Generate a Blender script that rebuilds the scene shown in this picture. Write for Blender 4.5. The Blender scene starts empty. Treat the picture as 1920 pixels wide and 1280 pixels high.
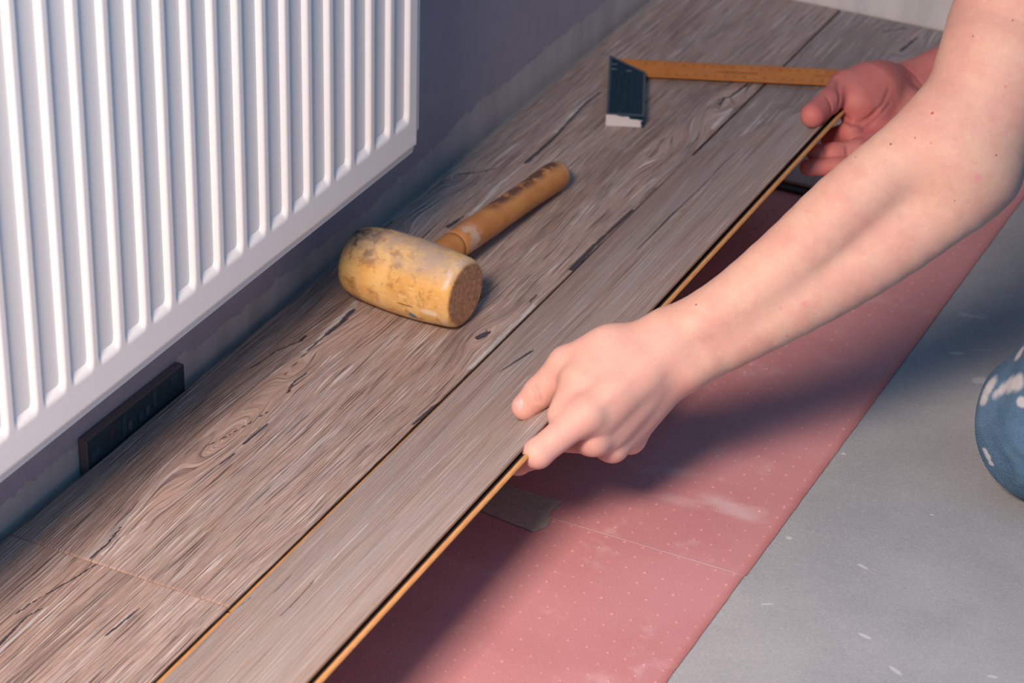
import bpy, bmesh, math, random
import numpy as np
from mathutils import Vector, Matrix

# ------------------------------------------------------------------ camera, world, light, exposure
S = bpy.context.scene
COL = S.collection
CAM = np.array([1.02350758, 0.0, 1.10606624])
RV = np.array([0.89545314, 0.44427037, 0.02806244])
UV = np.array([-0.24419381, 0.43752288, 0.865415])
WV = np.array([-0.37220028, 0.78179125, -0.50026931])
FPX = 4843.655433853419
cd = bpy.data.cameras.new('camera'); cam = bpy.data.objects.new('camera', cd); COL.objects.link(cam)
cam.matrix_world = Matrix(((RV[0], UV[0], -WV[0], CAM[0]), (RV[1], UV[1], -WV[1], CAM[1]), (RV[2], UV[2], -WV[2], CAM[2]), (0, 0, 0, 1)))
cd.sensor_width = 36.0; cd.lens = FPX / 1920 * 36.0; cd.clip_start = 0.05; cd.clip_end = 50
cd.dof.use_dof = True; cd.dof.focus_distance = 2.0; cd.dof.aperture_fstop = 10.5
S.camera = cam
S.view_settings.view_transform = 'Standard'; S.view_settings.look = 'None'
S.view_settings.exposure = 0.0; S.view_settings.gamma = 1.0; S.view_settings.use_curve_mapping = False

wd = bpy.data.worlds.new('world'); S.world = wd; wd.use_nodes = True
bgn = wd.node_tree.nodes['Background']; bgn.inputs[0].default_value = (0.085, 0.345, 0.64, 1); bgn.inputs[1].default_value = 0.98

def area(name, loc, target, sx, sy, power, col, spread=180):
    ld = bpy.data.lights.new(name, 'AREA'); ld.shape = 'RECTANGLE'; ld.size = sx; ld.size_y = sy
    ld.energy = power; ld.color = col
    o = bpy.data.objects.new(name, ld); COL.objects.link(o); o.location = loc
    ld.spread = math.radians(spread)
    o.rotation_euler = (Vector(target) - Vector(loc)).to_track_quat('-Z', 'Y').to_euler()
    return o
area('work_light', (0.46, 0.22, 1.30), (0.34, 1.38, 0.0), 0.42, 0.28, 15.2, (1.0, 0.79, 0.65), 104)

# ------------------------------------------------------------------ helpers
def at(px, py, d):
    """world point that stands at depth d (metres along the view) under a pixel of the 1920x1280 frame"""
    v = WV + RV * ((px - 960.0) / FPX) - UV * ((py - 640.0) / FPX)
    return CAM + v * d
def flat(px, py, z=0.0):
    v = WV + RV * ((px - 960.0) / FPX) - UV * ((py - 640.0) / FPX)
    return CAM + v * ((z - CAM[2]) / v[2])

def tag(o, label=None, cat=None, group=None, kind=None):
    if label: o['label'] = label
    if cat: o['category'] = cat
    if group: o['group'] = group
    if kind: o['kind'] = kind
    return o
def empty(name, loc, label, cat, group=None):
    o = bpy.data.objects.new(name, None); COL.objects.link(o); o.location = loc; o.empty_display_size = 0.03
    return tag(o, label, cat, group)
def link(name, me, mat, parent=None, smooth=False):
    o = bpy.data.objects.new(name, me); COL.objects.link(o)
    for m in (mat if isinstance(mat, (list, tuple)) else [mat]): me.materials.append(m)
    if smooth: me.polygons.foreach_set('use_smooth', [True] * len(me.polygons))
    if parent is not None: o.parent = parent
    return o
def mesh_pd(name, V, F):
    me = bpy.data.meshes.new(name); me.from_pydata([tuple(v) for v in V], [], [tuple(f) for f in F]); me.update(); return me
def mesh_np(name, V, Q):
    """fast mesh from vertex array and quad array"""
    me = bpy.data.meshes.new(name); V = np.asarray(V, np.float32); Q = np.asarray(Q, np.int32)
    me.vertices.add(len(V)); me.vertices.foreach_set('co', V.ravel())
    me.loops.add(Q.size); me.loops.foreach_set('vertex_index', Q.ravel())
    me.polygons.add(len(Q)); me.polygons.foreach_set('loop_start', np.arange(0, Q.size, 4, dtype=np.int32))
    me.update(calc_edges=True); me.validate(); return me
def grid_quads(nx, ny):
    i, j = np.meshgrid(np.arange(nx - 1), np.arange(ny - 1), indexing='ij'); a = (i * ny + j).ravel()
    return np.stack([a, a + ny, a + ny + 1, a + 1], 1)
def fattr(me, name, arr):
    a = me.attributes.new(name, 'FLOAT', 'POINT'); a.data.foreach_set('value', np.asarray(arr, np.float32).ravel())
def bevelled_box(lo, hi, bev=0.0, seg=2):
    bm = bmesh.new(); bmesh.ops.create_cube(bm, size=1)
    for v in bm.verts:
        for k in range(3): v.co[k] = lo[k] if v.co[k] < 0 else hi[k]
    if bev: bmesh.ops.bevel(bm, geom=bm.edges[:], offset=bev, segments=seg, affect='EDGES', profile=0.5)
    return bm
def bm_mesh(name, bm):
    bmesh.ops.recalc_face_normals(bm, faces=bm.faces[:])
    me = bpy.data.meshes.new(name); bm.to_mesh(me); bm.free(); return me
def extrude_profile(prof, y0, y1, axis='y'):
    n = len(prof); V = [(x, y0, z) for x, z in prof] + [(x, y1, z) for x, z in prof]
    F = [(i, (i + 1) % n, n + (i + 1) % n, n + i) for i in range(n)] + [tuple(range(n))[::-1], tuple(range(n, 2 * n))]
    me = mesh_pd('profile', V, F)
    bm = bmesh.new(); bm.from_mesh(me); bmesh.ops.recalc_face_normals(bm, faces=bm.faces[:]); bm.to_mesh(me); bm.free(); return me

def hash2(ix, iy, seed):
    h = np.sin(ix * 127.1 + iy * 311.7 + seed * 74.7) * 43758.5453
    return h - np.floor(h)
def vnoise(x, y, seed=0):
    ix, iy = np.floor(x), np.floor(y); fx, fy = x - ix, y - iy
    fx = fx * fx * (3 - 2 * fx); fy = fy * fy * (3 - 2 * fy)
    a = hash2(ix, iy, seed); b = hash2(ix + 1, iy, seed); c = hash2(ix, iy + 1, seed); d = hash2(ix + 1, iy + 1, seed)
    return (a * (1 - fx) + b * fx) * (1 - fy) + (c * (1 - fx) + d * fx) * fy
def fbm(x, y, seed=0, o=4):
    s = 0; a = 0.5
    for k in range(o): s = s + a * vnoise(x * 2 ** k, y * 2 ** k, seed + k * 13); a *= 0.5
    return s / 0.94

# ------------------------------------------------------------------ material helpers
class NT:
    def __init__(self, name):
        self.m = bpy.data.materials.new(name); self.m.use_nodes = True; self.t = self.m.node_tree
        self.b = self.t.nodes['Principled BSDF']
    def n(self, kind, **kw):
        nd = self.t.nodes.new(kind)
        for k, v in kw.items(): setattr(nd, k, v)
        return nd
    def put(self, sock, v):
        if v is None: return
        if isinstance(v, bpy.types.NodeSocket): self.t.links.new(v, sock)
        elif isinstance(v, (tuple, list)) and len(v) == 3 and sock.type == 'RGBA': sock.default_value = (*v, 1)
        else: sock.default_value = v
    def math(self, op, a, b=None, c=None, clamp=False):
        nd = self.n('ShaderNodeMath', operation=op, use_clamp=clamp)
        for i, v in enumerate((a, b, c)): self.put(nd.inputs[i], v)
        return nd.outputs[0]
    def mix(self, f, a, b, blend='MIX'):
        nd = self.n('ShaderNodeMix', data_type='RGBA', blend_type=blend)
        self.put(nd.inputs[0], f); self.put(nd.inputs[6], a); self.put(nd.inputs[7], b); return nd.outputs[2]
    def obj(self): return self.n('ShaderNodeTexCoord').outputs['Object']
    def attr(self, name, out='Fac'): return self.n('ShaderNodeAttribute', attribute_name=name).outputs[out]
    def scale(self, v, s, loc=(0, 0, 0), rot=(0, 0, 0)):
        nd = self.n('ShaderNodeMapping'); self.put(nd.inputs[0], v); nd.inputs['Scale'].default_value = s
        nd.inputs['Location'].default_value = loc; nd.inputs['Rotation'].default_value = rot; return nd.outputs[0]
    def noise(self, v, s=1.0, det=4, rough=0.55, dist=0.0):
        nd = self.n('ShaderNodeTexNoise'); self.put(nd.inputs['Vector'], v); nd.inputs['Scale'].default_value = s
        nd.inputs['Detail'].default_value = det; nd.inputs['Roughness'].default_value = rough
        nd.inputs['Distortion'].default_value = dist; return nd.outputs['Fac']
    def voro(self, v, s=1.0, feat='F1', rnd=1.0):
        nd = self.n('ShaderNodeTexVoronoi', feature=feat); self.put(nd.inputs['Vector'], v)
        nd.inputs['Scale'].default_value = s; nd.inputs['Randomness'].default_value = rnd; return nd.outputs['Distance']
    def ramp(self, f, a, b, lo=0.0, hi=1.0):
        nd = self.n('ShaderNodeMapRange', interpolation_type='SMOOTHSTEP')
        for i, v in enumerate((f, a, b, lo, hi)): self.put(nd.inputs[i], v)
        return nd.outputs[0]
    def combine(self, x, y, z):
        nd = self.n('ShaderNodeCombineXYZ')
        for i, v in enumerate((x, y, z)): self.put(nd.inputs[i], v)
        return nd.outputs[0]
    def sep(self, v):
        nd = self.n('ShaderNodeSeparateXYZ'); self.put(nd.inputs[0], v); return nd.outputs
    def bump(self, h, st, dist, nrm=None):
        nd = self.n('ShaderNodeBump'); self.put(nd.inputs['Height'], h); nd.inputs['Strength'].default_value = st
        nd.inputs['Distance'].default_value = dist
        if nrm is not None: self.put(nd.inputs['Normal'], nrm)
        return nd.outputs[0]
    def done(self, col, rough=0.6, nrm=None, **kw):
        self.put(self.b.inputs['Base Color'], col); self.put(self.b.inputs['Roughness'], rough)
        if nrm is not None: self.put(self.b.inputs['Normal'], nrm)
        for k, v in kw.items(): self.put(self.b.inputs[k.replace('_', ' ')], v)
        return self.m
def plain(name, col, rough=0.6, **kw):
    t = NT(name); v = t.noise(t.obj(), 90, 3)
    return t.done(t.mix(t.ramp(v, 0.35, 0.7, 0, 0.25), col, tuple(c * 0.8 for c in col)), rough, **kw)

def wood_material(name, seed, emboss, pale, a, b):
    """brushed limed oak: the mesh carries the grain flow (gx), cracks, lime filling and bevels as attributes"""
    t = NT(name); o = t.obj(); X, Y, Z = t.sep(o)[0:3]; gx = t.attr('gx')
    v = t.combine(gx, Y, seed)
    fine = t.noise(t.scale(v, (900, 14, 1)), 1, 3, 0.6)
    pore = t.noise(t.scale(v, (640, 11, 1), (3, 1, 4)), 1, 2, 0.45)
    wide = t.noise(t.scale(v, (210, 7, 1), (2, 6, 4)), 1, 4, 0.62)
    band = t.noise(t.scale(v, (70, 3.0, 1), (7, 2, 1)), 1, 4, 0.6)
    tone = t.noise(t.scale(v, (14, 2.2, 1), (1, 9, 3)), 1, 4, 0.55)
    blot = t.noise(t.scale(v, (60, 18, 1), (5, 5, 5)), 1, 4, 0.6)
    c = t.mix(t.ramp(tone, 0.36, 0.66), a, b)
    c = t.mix(t.ramp(band, 0.50, 0.72, 0, 0.55), c, (0.42, 0.385, 0.385))
    c = t.mix(t.ramp(band, 0.48, 0.28, 0, 0.45), c, (0.21, 0.15, 0.135))
    c = t.mix(t.ramp(blot, 0.52, 0.72, 0, 0.40), c, (0.47, 0.29, 0.20))
    c = t.mix(t.ramp(fine, 0.42, 0.30, 0, 0.50), c, (0.16, 0.12, 0.12))
    c = t.mix(t.ramp(fine, 0.56, 0.72, 0, 0.45 * pale), c, (0.64, 0.57, 0.55))
    patch = t.ramp(blot, 0.36, 0.60, 0.35, 1.0)
    c = t.mix(t.math('MULTIPLY', patch, t.ramp(pore, 0.605, 0.640, 0, 0.80 * pale)), c, (0.72, 0.65, 0.63))  # limed and dark pores; these lines also paint in the embossing's highlights and shade
    c = t.mix(t.math('MULTIPLY', patch, t.ramp(pore, 0.385, 0.350, 0, 0.78 * emboss)), c, (0.08, 0.06, 0.07))
    c = t.mix(t.ramp(wide, 0.345, 0.29, 0, 0.6 * emboss), c, (0.07, 0.06, 0.075))
    jag = t.noise(t.scale(o, (330, 150, 1)), 1, 4, 0.75)
    lime = t.attr('lime'); crack = t.attr('crack'); edge = t.attr('edge'); rim = t.attr('rim')
    j1 = t.math('MULTIPLY', t.math('SUBTRACT', jag, 0.5), 1.1); j2 = t.math('MULTIPLY', t.math('SUBTRACT', pore, 0.5), 1.7)
    jl = t.math('ADD', j1, j2)
    lm = t.math('MULTIPLY', t.ramp(t.math('ADD', jl, lime), 0.34, 0.72), t.ramp(lime, 0.02, 0.2))
    ck = t.math('MULTIPLY', t.ramp(t.math('ADD', t.math('MULTIPLY', jl, 0.8), crack), 0.33, 0.58), t.ramp(crack, 0.02, 0.22))
    c = t.mix(t.math('MULTIPLY', lm, 0.80), c, (0.64, 0.61, 0.60))
    c = t.mix(t.math('MULTIPLY', ck, 0.92), c, (0.030, 0.040, 0.065))
    c = t.mix(edge, c, (0.40, 0.22, 0.15))
    c = t.mix(rim, c, (0.10, 0.065, 0.06))
    h = t.math('ADD', t.math('MULTIPLY', pore, 1.3), t.math('MULTIPLY', fine, 0.45)); h = t.math('ADD', h, t.math('MULTIPLY', wide, 1.0))
    h = t.math('SUBTRACT', h, t.math('MULTIPLY', ck, 0.9))
    nr = t.bump(h, 0.95 * emboss + 0.06, 0.0030)
    ro = t.ramp(fine, 0.3, 0.7, 0.42, 0.58)
    return t.done(c, ro, nr)

def hdf_material():
    t = NT('fibreboard'); o = t.obj(); n = t.noise(t.scale(o, (900, 90, 900)), 1, 4)
    return t.done(t.mix(t.ramp(n, 0.3, 0.7), (0.55, 0.235, 0.075), (0.70, 0.34, 0.12)), 0.7, t.bump(n, 0.3, 0.001))
M_HDF = hdf_material()

# ------------------------------------------------------------------ room
def wall_material(name, base, strip, hgt, wall_y=False):
    t = NT(name); o = t.obj(); X, Y, Z = t.sep(o)[0:3]
    along = X if wall_y else Y
    w1 = t.noise(t.combine(along, 0.0, 0.0), 9, 3); w2 = t.noise(t.scale(o, (160, 160, 45)), 1, 4, 0.7)
    w3 = t.noise(t.combine(along, 2.0, 0.0), 38, 4, 0.7)
    rise = t.ramp(along, 1.85, 2.15, 0.0, 0.016) if not wall_y else 0.010
    lim = t.math('ADD', hgt, rise)
    lim = t.math('ADD', lim, t.math('MULTIPLY_ADD', w1, 0.020, -0.010))
    lim = t.math('ADD', lim, t.math('MULTIPLY_ADD', w3, 0.022, -0.011))
    lim = t.math('ADD', lim, t.math('MULTIPLY_ADD', w2, 0.012, -0.006))
    f = t.ramp(t.math('SUBTRACT', Z, lim), -0.0012, 0.0012)
    n = t.noise(o, 60, 4); s = t.noise(t.scale(o, (30, 30, 8)), 1, 4)
    pl = t.mix(t.ramp(s, 0.35, 0.7), strip, tuple(c * 0.82 for c in strip))
    pa = t.mix(t.ramp(n, 0.4, 0.65, 0, 0.5), base, tuple(c * 0.9 for c in base))
    h = t.math('ADD', t.math('MULTIPLY', f, 0.7), t.math('MULTIPLY', t.noise(o, 420, 3), 0.3))
    return t.done(t.mix(f, pl, pa), 0.85, t.bump(h, 0.3, 0.002))

def concrete_material():
    t = NT('screed'); o = t.obj()
    a = t.noise(o, 5, 5, 0.6); b = t.noise(o, 850, 3, 0.75); c = t.noise(o, 90, 4, 0.7)
    col = t.mix(t.ramp(a, 0.35, 0.68), (0.285, 0.295, 0.305), (0.36, 0.362, 0.368))
    col = t.mix(t.ramp(b, 0.54, 0.68, 0, 0.40), col, (0.58, 0.58, 0.58))
    col = t.mix(t.ramp(b, 0.44, 0.32, 0, 0.5), col, (0.16, 0.165, 0.17))
    col = t.mix(t.ramp(c, 0.62, 0.78, 0, 0.25), col, (0.60, 0.59, 0.59))
    big = t.noise(t.scale(o, (14, 26, 1), (3.1, 1.7, 0)), 1, 3, 0.4)
    col = t.mix(t.ramp(big, 0.74, 0.80, 0, 0.5), col, (0.66, 0.64, 0.64))
    for fx, fy, rx, ry, an in ((1678, 1256, .010, .0022, -.5), (1622, 1192, .006, .0018, -.2), (1582, 850, .0028, .0022, 0), (1842, 656, .012, .0009, .45), (1834, 712, .009, .007, .3), (1792, 662, .008, .0025, .4), (1748, 965, .003, .0015, 0), (1618, 1062, .007, .002, -.3), (1480, 1008, .0035, .003, 0), (1860, 1268, .005, .002, .2), (1440, 1132, .006, .0012, .6)):
        pf = flat(fx, fy, -0.010); m_ = t.n('ShaderNodeMapping', vector_type='TEXTURE'); t.put(m_.inputs[0], o); m_.inputs['Location'].default_value = tuple(pf); m_.inputs['Rotation'].default_value = (0, 0, an); m_.inputs['Scale'].default_value = (rx, ry, 1)
        ln = t.n('ShaderNodeVectorMath', operation='LENGTH'); t.put(ln.inputs[0], m_.outputs[0])
        col = t.mix(t.ramp(t.math('MULTIPLY_ADD', t.math('SUBTRACT', c, 0.5), 1.6, ln.outputs['Value']), 1.0, 0.55, 0, 0.45), col, (0.70, 0.68, 0.68))
    h = t.math('ADD', t.math('MULTIPLY', b, 0.6), t.math('MULTIPLY', c, 0.8))
    return t.done(col, 0.8, t.bump(h, 0.35, 0.0016))

M_WALL = wall_material('lilac_paint', (0.37, 0.335, 0.395), (0.52, 0.47, 0.47), 0.020)
M_BACK = wall_material('white_plaster', (0.48, 0.45, 0.49), (0.72, 0.69, 0.68), 0.036, True)
ZF = -0.010     # bare screed; the top of the laid planks is z = 0
tag(link('floor', bm_mesh('floor', bevelled_box((-0.10, -0.6, ZF - 0.08), (2.2, 2.75, ZF))), concrete_material()), 'bare grey concrete screed floor', 'floor', None, 'structure')
tag(link('wall_left', bm_mesh('wall_left', bevelled_box((-0.13, -0.6, ZF), (-0.0105, 2.75, 2.3))), M_WALL), 'lilac painted wall behind the radiator with an unpainted strip above the floor', 'wall', None, 'structure')
tag(link('wall_back', bm_mesh('wall_back', bevelled_box((-0.0105, 2.571, ZF), (2.2, 2.75, 2.3))), M_BACK), 'white plaster wall across the far end of the planks', 'wall', None, 'structure')

# ------------------------------------------------------------------ underlay sheets
def underlay_material():
    t = NT('red_underlay'); o = t.obj()
    a = t.noise(o, 900, 3, 0.7); b = t.noise(t.scale(o, (22, 22, 1)), 1, 5, 0.65); c = t.noise(t.scale(o, (6, 9, 1), (2, 5, 0)), 1, 4, 0.5)
    col = t.mix(t.ramp(c, 0.35, 0.65), (0.50, 0.21, 0.215), (0.55, 0.245, 0.25))
    col = t.mix(t.ramp(a, 0.53, 0.72, 0, 0.55), col, (0.66, 0.40, 0.39)); col = t.mix(t.ramp(a, 0.44, 0.32, 0, 0.35), col, (0.36, 0.12, 0.12))
    col = t.mix(t.ramp(b, 0.56, 0.74, 0, 0.5), col, (0.64, 0.42, 0.41))
    col = t.mix(t.attr('dust'), col, (0.64, 0.46, 0.46))
    return t.done(col, 0.5, t.bump(t.math('ADD', a, b), 0.12, 0.001))
M_UND = underlay_material()
def underlay_sheet(label, x0, x1, y0, y1, dust=()):
    """thin foam board with a lattice of punched dimples, a 15 mm pitch"""
    rnd = random.Random(int(y0 * 100)); zt, zb = -0.0087, ZF + 0.0001
    xs = np.linspace(x0, x1, 60); ys = np.unique(np.concatenate([np.linspace(y0, y1, max(8, int((y1 - y0) / 0.006))), [v for v in (1.5122, 1.5131, 1.5149, 1.5158, 1.6865, 1.6872, 1.6878, 1.6885) if y0 < v < y1]]))
    gx, gy = np.meshgrid(xs, ys, indexing='ij'); gz = np.full_like(gx, zt)
    gx[-1, :] += 0.0012 * (fbm(ys * 90, ys * 0 + y0, 5) - 0.5)
    V = [np.stack([gx, gy, gz], -1).reshape(-1, 3)]; Q = [grid_quads(len(xs), len(ys))]; n = V[0].shape[0]
    d = np.zeros(n)
    for (dx, dy, ax, ay, ang, amt) in dust:
        u = (gx - dx) * math.cos(ang) + (gy - dy) * math.sin(ang); w = -(gx - dx) * math.sin(ang) + (gy - dy) * math.cos(ang)
        e = (u / ax) ** 2 + (w / ay) ** 2 + 0.5 * (fbm(gx * 120, gy * 120, 3) - .5)
        d = np.maximum(d, (amt * np.clip(1.3 - e, 0, 1)).ravel())
    seam = np.minimum(np.abs(gy - 1.5140), np.abs(gy - 1.6875) * 1.6 + 0.001).ravel(); d = np.maximum(d, 0.55 * np.clip(1 - seam / 0.0016, 0, 1) * np.clip((gx.ravel() - 0.30) * 20, 0, 1) * (0.4 + 0.9 * fbm(gx.ravel() * 60, gy.ravel() * 0, 2)))
    # skirt around the rim
    rim = [i * len(ys) for i in range(len(xs))] + [(len(xs) - 1) * len(ys) + j for j in range(len(ys))] + [i * len(ys) + len(ys) - 1 for i in range(len(xs) - 1, -1, -1)] + [j for j in range(len(ys) - 1, -1, -1)]
    low = V[0][rim].copy(); low[:, 2] = zb; m = len(rim)
    V.append(low); Q.append(np.array([(rim[k], rim[(k + 1) % m], n + (k + 1) % m, n + k) for k in range(m)])); n += m
    rings = [(0.0021, 0.0), (0.0013, 0.00055), (0.0009, 0.0007), (0.0006, 0.0001), (0.0001, 0.00006)]
    K = 8; ang = np.arange(K) * 2 * math.pi / K
    for ix in range(int(math.ceil((x0 - 0.375 + 0.004) / 0.015)), int((x1 - 0.375 - 0.003) / 0.015) + 1):
        for iy in range(int(math.ceil((y0 - 1.4513 + 0.004) / 0.0148)), int((y1 - 1.4513 - 0.003) / 0.0148) + 1):
            cx = 0.375 + ix * 0.015 + rnd.gauss(0, 0.0004); cy = 1.4513 + iy * 0.0148 + rnd.gauss(0, 0.0004); q = rnd.uniform(0.45, 0.95)
            P = []
            for r, h in rings:
                P.append(np.stack([cx + q * r * np.cos(ang), cy + 0.85 * q * r * np.sin(ang), np.full(K, zt + 0.00003 + q * h)], 1))
            V.append(np.concatenate(P)); f = []
            for a in range(len(rings) - 1):
                for k in range(K):
                    f.append((n + a * K + k, n + a * K + (k + 1) % K, n + (a + 1) * K + (k + 1) % K, n + (a + 1) * K + k))
            Q.append(np.array(f)); n += K * len(rings)
    V = np.concatenate(V); me = mesh_np('underlay', V, np.concatenate(Q))
    dd = np.zeros(len(V)); dd[:len(d)] = d; fattr(me, 'dust', dd)
    o = link('underlay_sheet', me, M_UND, None, True)
    return tag(o, label, 'underlay', 'red underlay sheets on the screed')
pd = flat(1370, 950, -.0078)
underlay_sheet('red dimpled underlay sheet in the foreground, in front of the cross seam by the tape', -0.004, 0.502, 0.62, 1.51398)
underlay_sheet('longer red underlay sheet under the lifted plank, beyond the seam with the tape', -0.004, 0.503, 1.51402, 2.566,
               [(pd[0], pd[1], 0.030, 0.010, -0.25, 0.6), (pd[0] - 0.04, pd[1] - 0.01, 0.022, 0.007, 0.1, 0.3), (0.40, 1.62, 0.02, 0.008, 0.3, 0.3)])

# masking tape over the seam
def tape():
    pts = [(918, 897), (945, 906), (985, 919), (1020, 930), (1053, 940), (1047, 948), (1036, 955), (1029, 964), (1031, 977), (1026, 986), (1000, 996), (985, 990), (950, 977), (925, 966), (903, 957), (908, 944), (911, 930), (920, 916)]
    P = [flat(x, y, -0.0077) for x, y in pts]; n = len(P)
    V = [tuple(p) for p in P] + [(p[0], p[1], p[2] - 0.0003) for p in P]
    F = [tuple(range(n))] + [tuple(range(2 * n - 1, n - 1, -1))] + [(i, n + i, n + (i + 1) % n, (i + 1) % n) for i in range(n)]
    me = mesh_pd('tape', V, F); t = NT('paper_tape'); o = t.obj(); n1 = t.noise(o, 300, 4)
    m = t.done(t.mix(t.ramp(n1, .4, .7), (0.37, 0.30, 0.25), (0.45, 0.37, 0.31)), 0.55, t.bump(n1, .2, .001))
    tag(link('masking_tape', bm_mesh('tape', (lambda b: (b.from_mesh(me), b)[1])(bmesh.new())), m), 'torn square of beige masking tape over the underlay seam', 'tape')
tape()

# ------------------------------------------------------------------ laminate planks
PW = 0.192
M_JOINT_SHADE = plain('joint_shade', (0.030, 0.024, 0.024), 0.5)  # near-black paints in the shade on click joint lips and groove walls
def seg_mask(X, Y, pts, w0, w1=None):
    """1 on the polyline falling to 0 at its half width"""
    w1 = w0 if w1 is None else w1; out = np.zeros_like(X); n = len(pts) - 1
    for k in range(n):
        a, b = np.array(pts[k]), np.array(pts[k + 1]); ba = b - a; L2 = max(ba @ ba, 1e-12)
        h = np.clip(((X - a[0]) * ba[0] + (Y - a[1]) * ba[1]) / L2, 0, 1)
        d = np.hypot(X - a[0] - h * ba[0], Y - a[1] - h * ba[1])
        w = (w0 + (w1 - w0) * (k + h) / n)
        out = np.maximum(out, np.clip(1 - d / (1.7 * w), 0, 1))
    return out
def plank(label, mat, mw, L, to_local, cracks=(), limes=(), knots=(), seed=0, vis=(0, 1), meander=0.004, laid=False):
    """one click laminate board: fibreboard core with tongue and groove, printed wood layer on top"""
    root = empty('laminate_plank', (0, 0, 0), label, 'plank', 'oak laminate planks'); root.matrix_world = mat
    prof = [(0.0012, -0.0008), (0.0002, -0.0010), (0.0, -0.0030), (-0.0012, -0.0034), (-0.0014, -0.0042), (-0.0010, -0.0050), (0.0004, -0.0054), (0.0008, -0.0078),
            (PW + 0.0030, -0.0078), (PW + 0.0038, -0.0070), (PW + 0.0037, -0.0055), (PW + 0.0028, -0.0047), (PW + 0.0008, -0.0045), (PW - 0.006, -0.0045), (PW - 0.0065, -0.0034), (PW - 0.006, -0.0022), (PW - 0.0006, -0.0019), (PW - 0.0002, -0.0012), (PW - 0.0012, -0.0010)]
    if laid:   # wall side trimmed straight, room side undercut for the click joint
        prof = [(0.0016, -0.0010), (0.0014, -0.0078), (PW + 0.0036, -0.0078), (PW + 0.0038, -0.0056), (PW + 0.0030, -0.0049), (PW - 0.006, -0.0047), (PW - 0.006, -0.0021), (PW - 0.0008, -0.0019), (PW - 0.0008, -0.0010)]
    link('fibreboard_core', extrude_profile(prof, 0.0012, L - 0.0012), [M_HDF, M_JOINT_SHADE], root)
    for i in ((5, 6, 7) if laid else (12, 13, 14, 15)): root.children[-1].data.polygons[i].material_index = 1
    # end tongue / lip along the short sides
    ends = [(0.0012, -0.0030), (-0.0060, -0.0052), (-0.0072, -0.0060), (-0.0068, -0.0078), (0.0012, -0.0078)]
    V = [(0.0008, y, z) for y, z in ends] + [(PW - (0.009 if laid else 0.001), y, z) for y, z in ends]; k = len(ends)
    F = [(i, (i + 1) % k, k + (i + 1) % k, k + i) for i in range(k)] + [tuple(range(k)), tuple(range(2 * k - 1, k - 1, -1))]
    link('end_lip', bm_mesh('lip', (lambda b: (b.from_mesh(mesh_pd('lip', V, F)), b)[1])(bmesh.new())), [M_JOINT_SHADE, M_HDF], root)
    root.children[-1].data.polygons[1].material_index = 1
    xs = np.concatenate([[0, 0.0005, 0.0011], np.linspace(0.0018, PW - 0.0018, 158), [PW - 0.0011, PW - 0.0005, PW]])
    y_in = np.arange(max(0.0022, vis[0] * L), min(L - 0.0022, vis[1] * L), 0.003)
    ys = np.unique(np.concatenate([[0, 0.0005, 0.0011, 0.002], y_in, [L - 0.002, L - 0.0011, L - 0.0005, L]]))
    X, Y = np.meshgrid(xs, ys, indexing='ij')
    ed = np.minimum(np.minimum(X, PW - X), np.minimum(Y, L - Y)); Z = -0.0009 * np.clip(1 - ed / 0.0013, 0, 1) ** 1.5
    V = np.stack([X, Y, Z], -1).reshape(-1, 3); me = mesh_np('wood_surface', V, grid_quads(len(xs), len(ys)))
    g = X + meander * (fbm(X * 16, Y * 4.5, seed) - 0.5) * 3 + 0.0012 * (fbm(X * 60, Y * 22, seed + 3) - 0.5)
    for (kx, ky, rx, ry, amt) in knots:
        q = to_local(kx, ky); dx, dy = X - q[0], Y - q[1]
        e = np.sqrt((dx * 1.0) ** 2 + (dy * rx / ry) ** 2 + 1e-7); w = amt * np.exp(-(dx / rx) ** 2 - (dy / ry) ** 2)
        e = e * (1 + 0.35 * (fbm(X * 40, Y * 14, seed + 7) - 0.5))
        g = g * (1 - w) + (q[0] + e * np.where(dx < 0, -1, 1) * (1 if False else 1)) * w if False else g * (1 - w) + (q[0] + e) * w
    ck = np.zeros_like(X); lm = np.zeros_like(X)
    jx = X + 0.0016 * (fbm(X * 150, Y * 60, seed + 9) - .5); jy = Y
    for pts, *w in cracks: ck = np.maximum(ck, seg_mask(jx, jy, [to_local(*p)[:2] for p in pts], *[q * 0.001 for q in w]))
    for pts, *w in limes: lm = np.maximum(lm, seg_mask(jx, jy, [to_local(*p)[:2] for p in pts], *[q * 0.001 for q in w]))
    fattr(me, 'gx', g); fattr(me, 'crack', ck); fattr(me, 'lime', lm); ex = np.minimum(X, PW - X); ey = np.minimum(Y, L - Y); fattr(me, 'edge', np.clip(1.3 - ey / 0.0011, 0, 1) * 0.75); fattr(me, 'rim', np.clip(1.25 - ex / 0.0009, 0, 1) * 0.8)
    link('wood_surface', me, mw, root, True)
    return root

MW_B = wood_material('limed_oak_brushed', 3.1, 1.0, 1.0, (0.42, 0.285, 0.235), (0.49, 0.365, 0.315))
MW_A = wood_material('limed_oak_warm', 11.7, 1.0, 1.05, (0.46, 0.315, 0.26), (0.54, 0.405, 0.355))
MW_D = wood_material('limed_oak_smooth', 23.4, 0.40, 0.6, (0.385, 0.275, 0.235), (0.42, 0.345, 0.315))
MW_C = wood_material('limed_oak_grey', 31.9, 0.8, 0.9, (0.32, 0.25, 0.235), (0.36, 0.305, 0.295))

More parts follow.
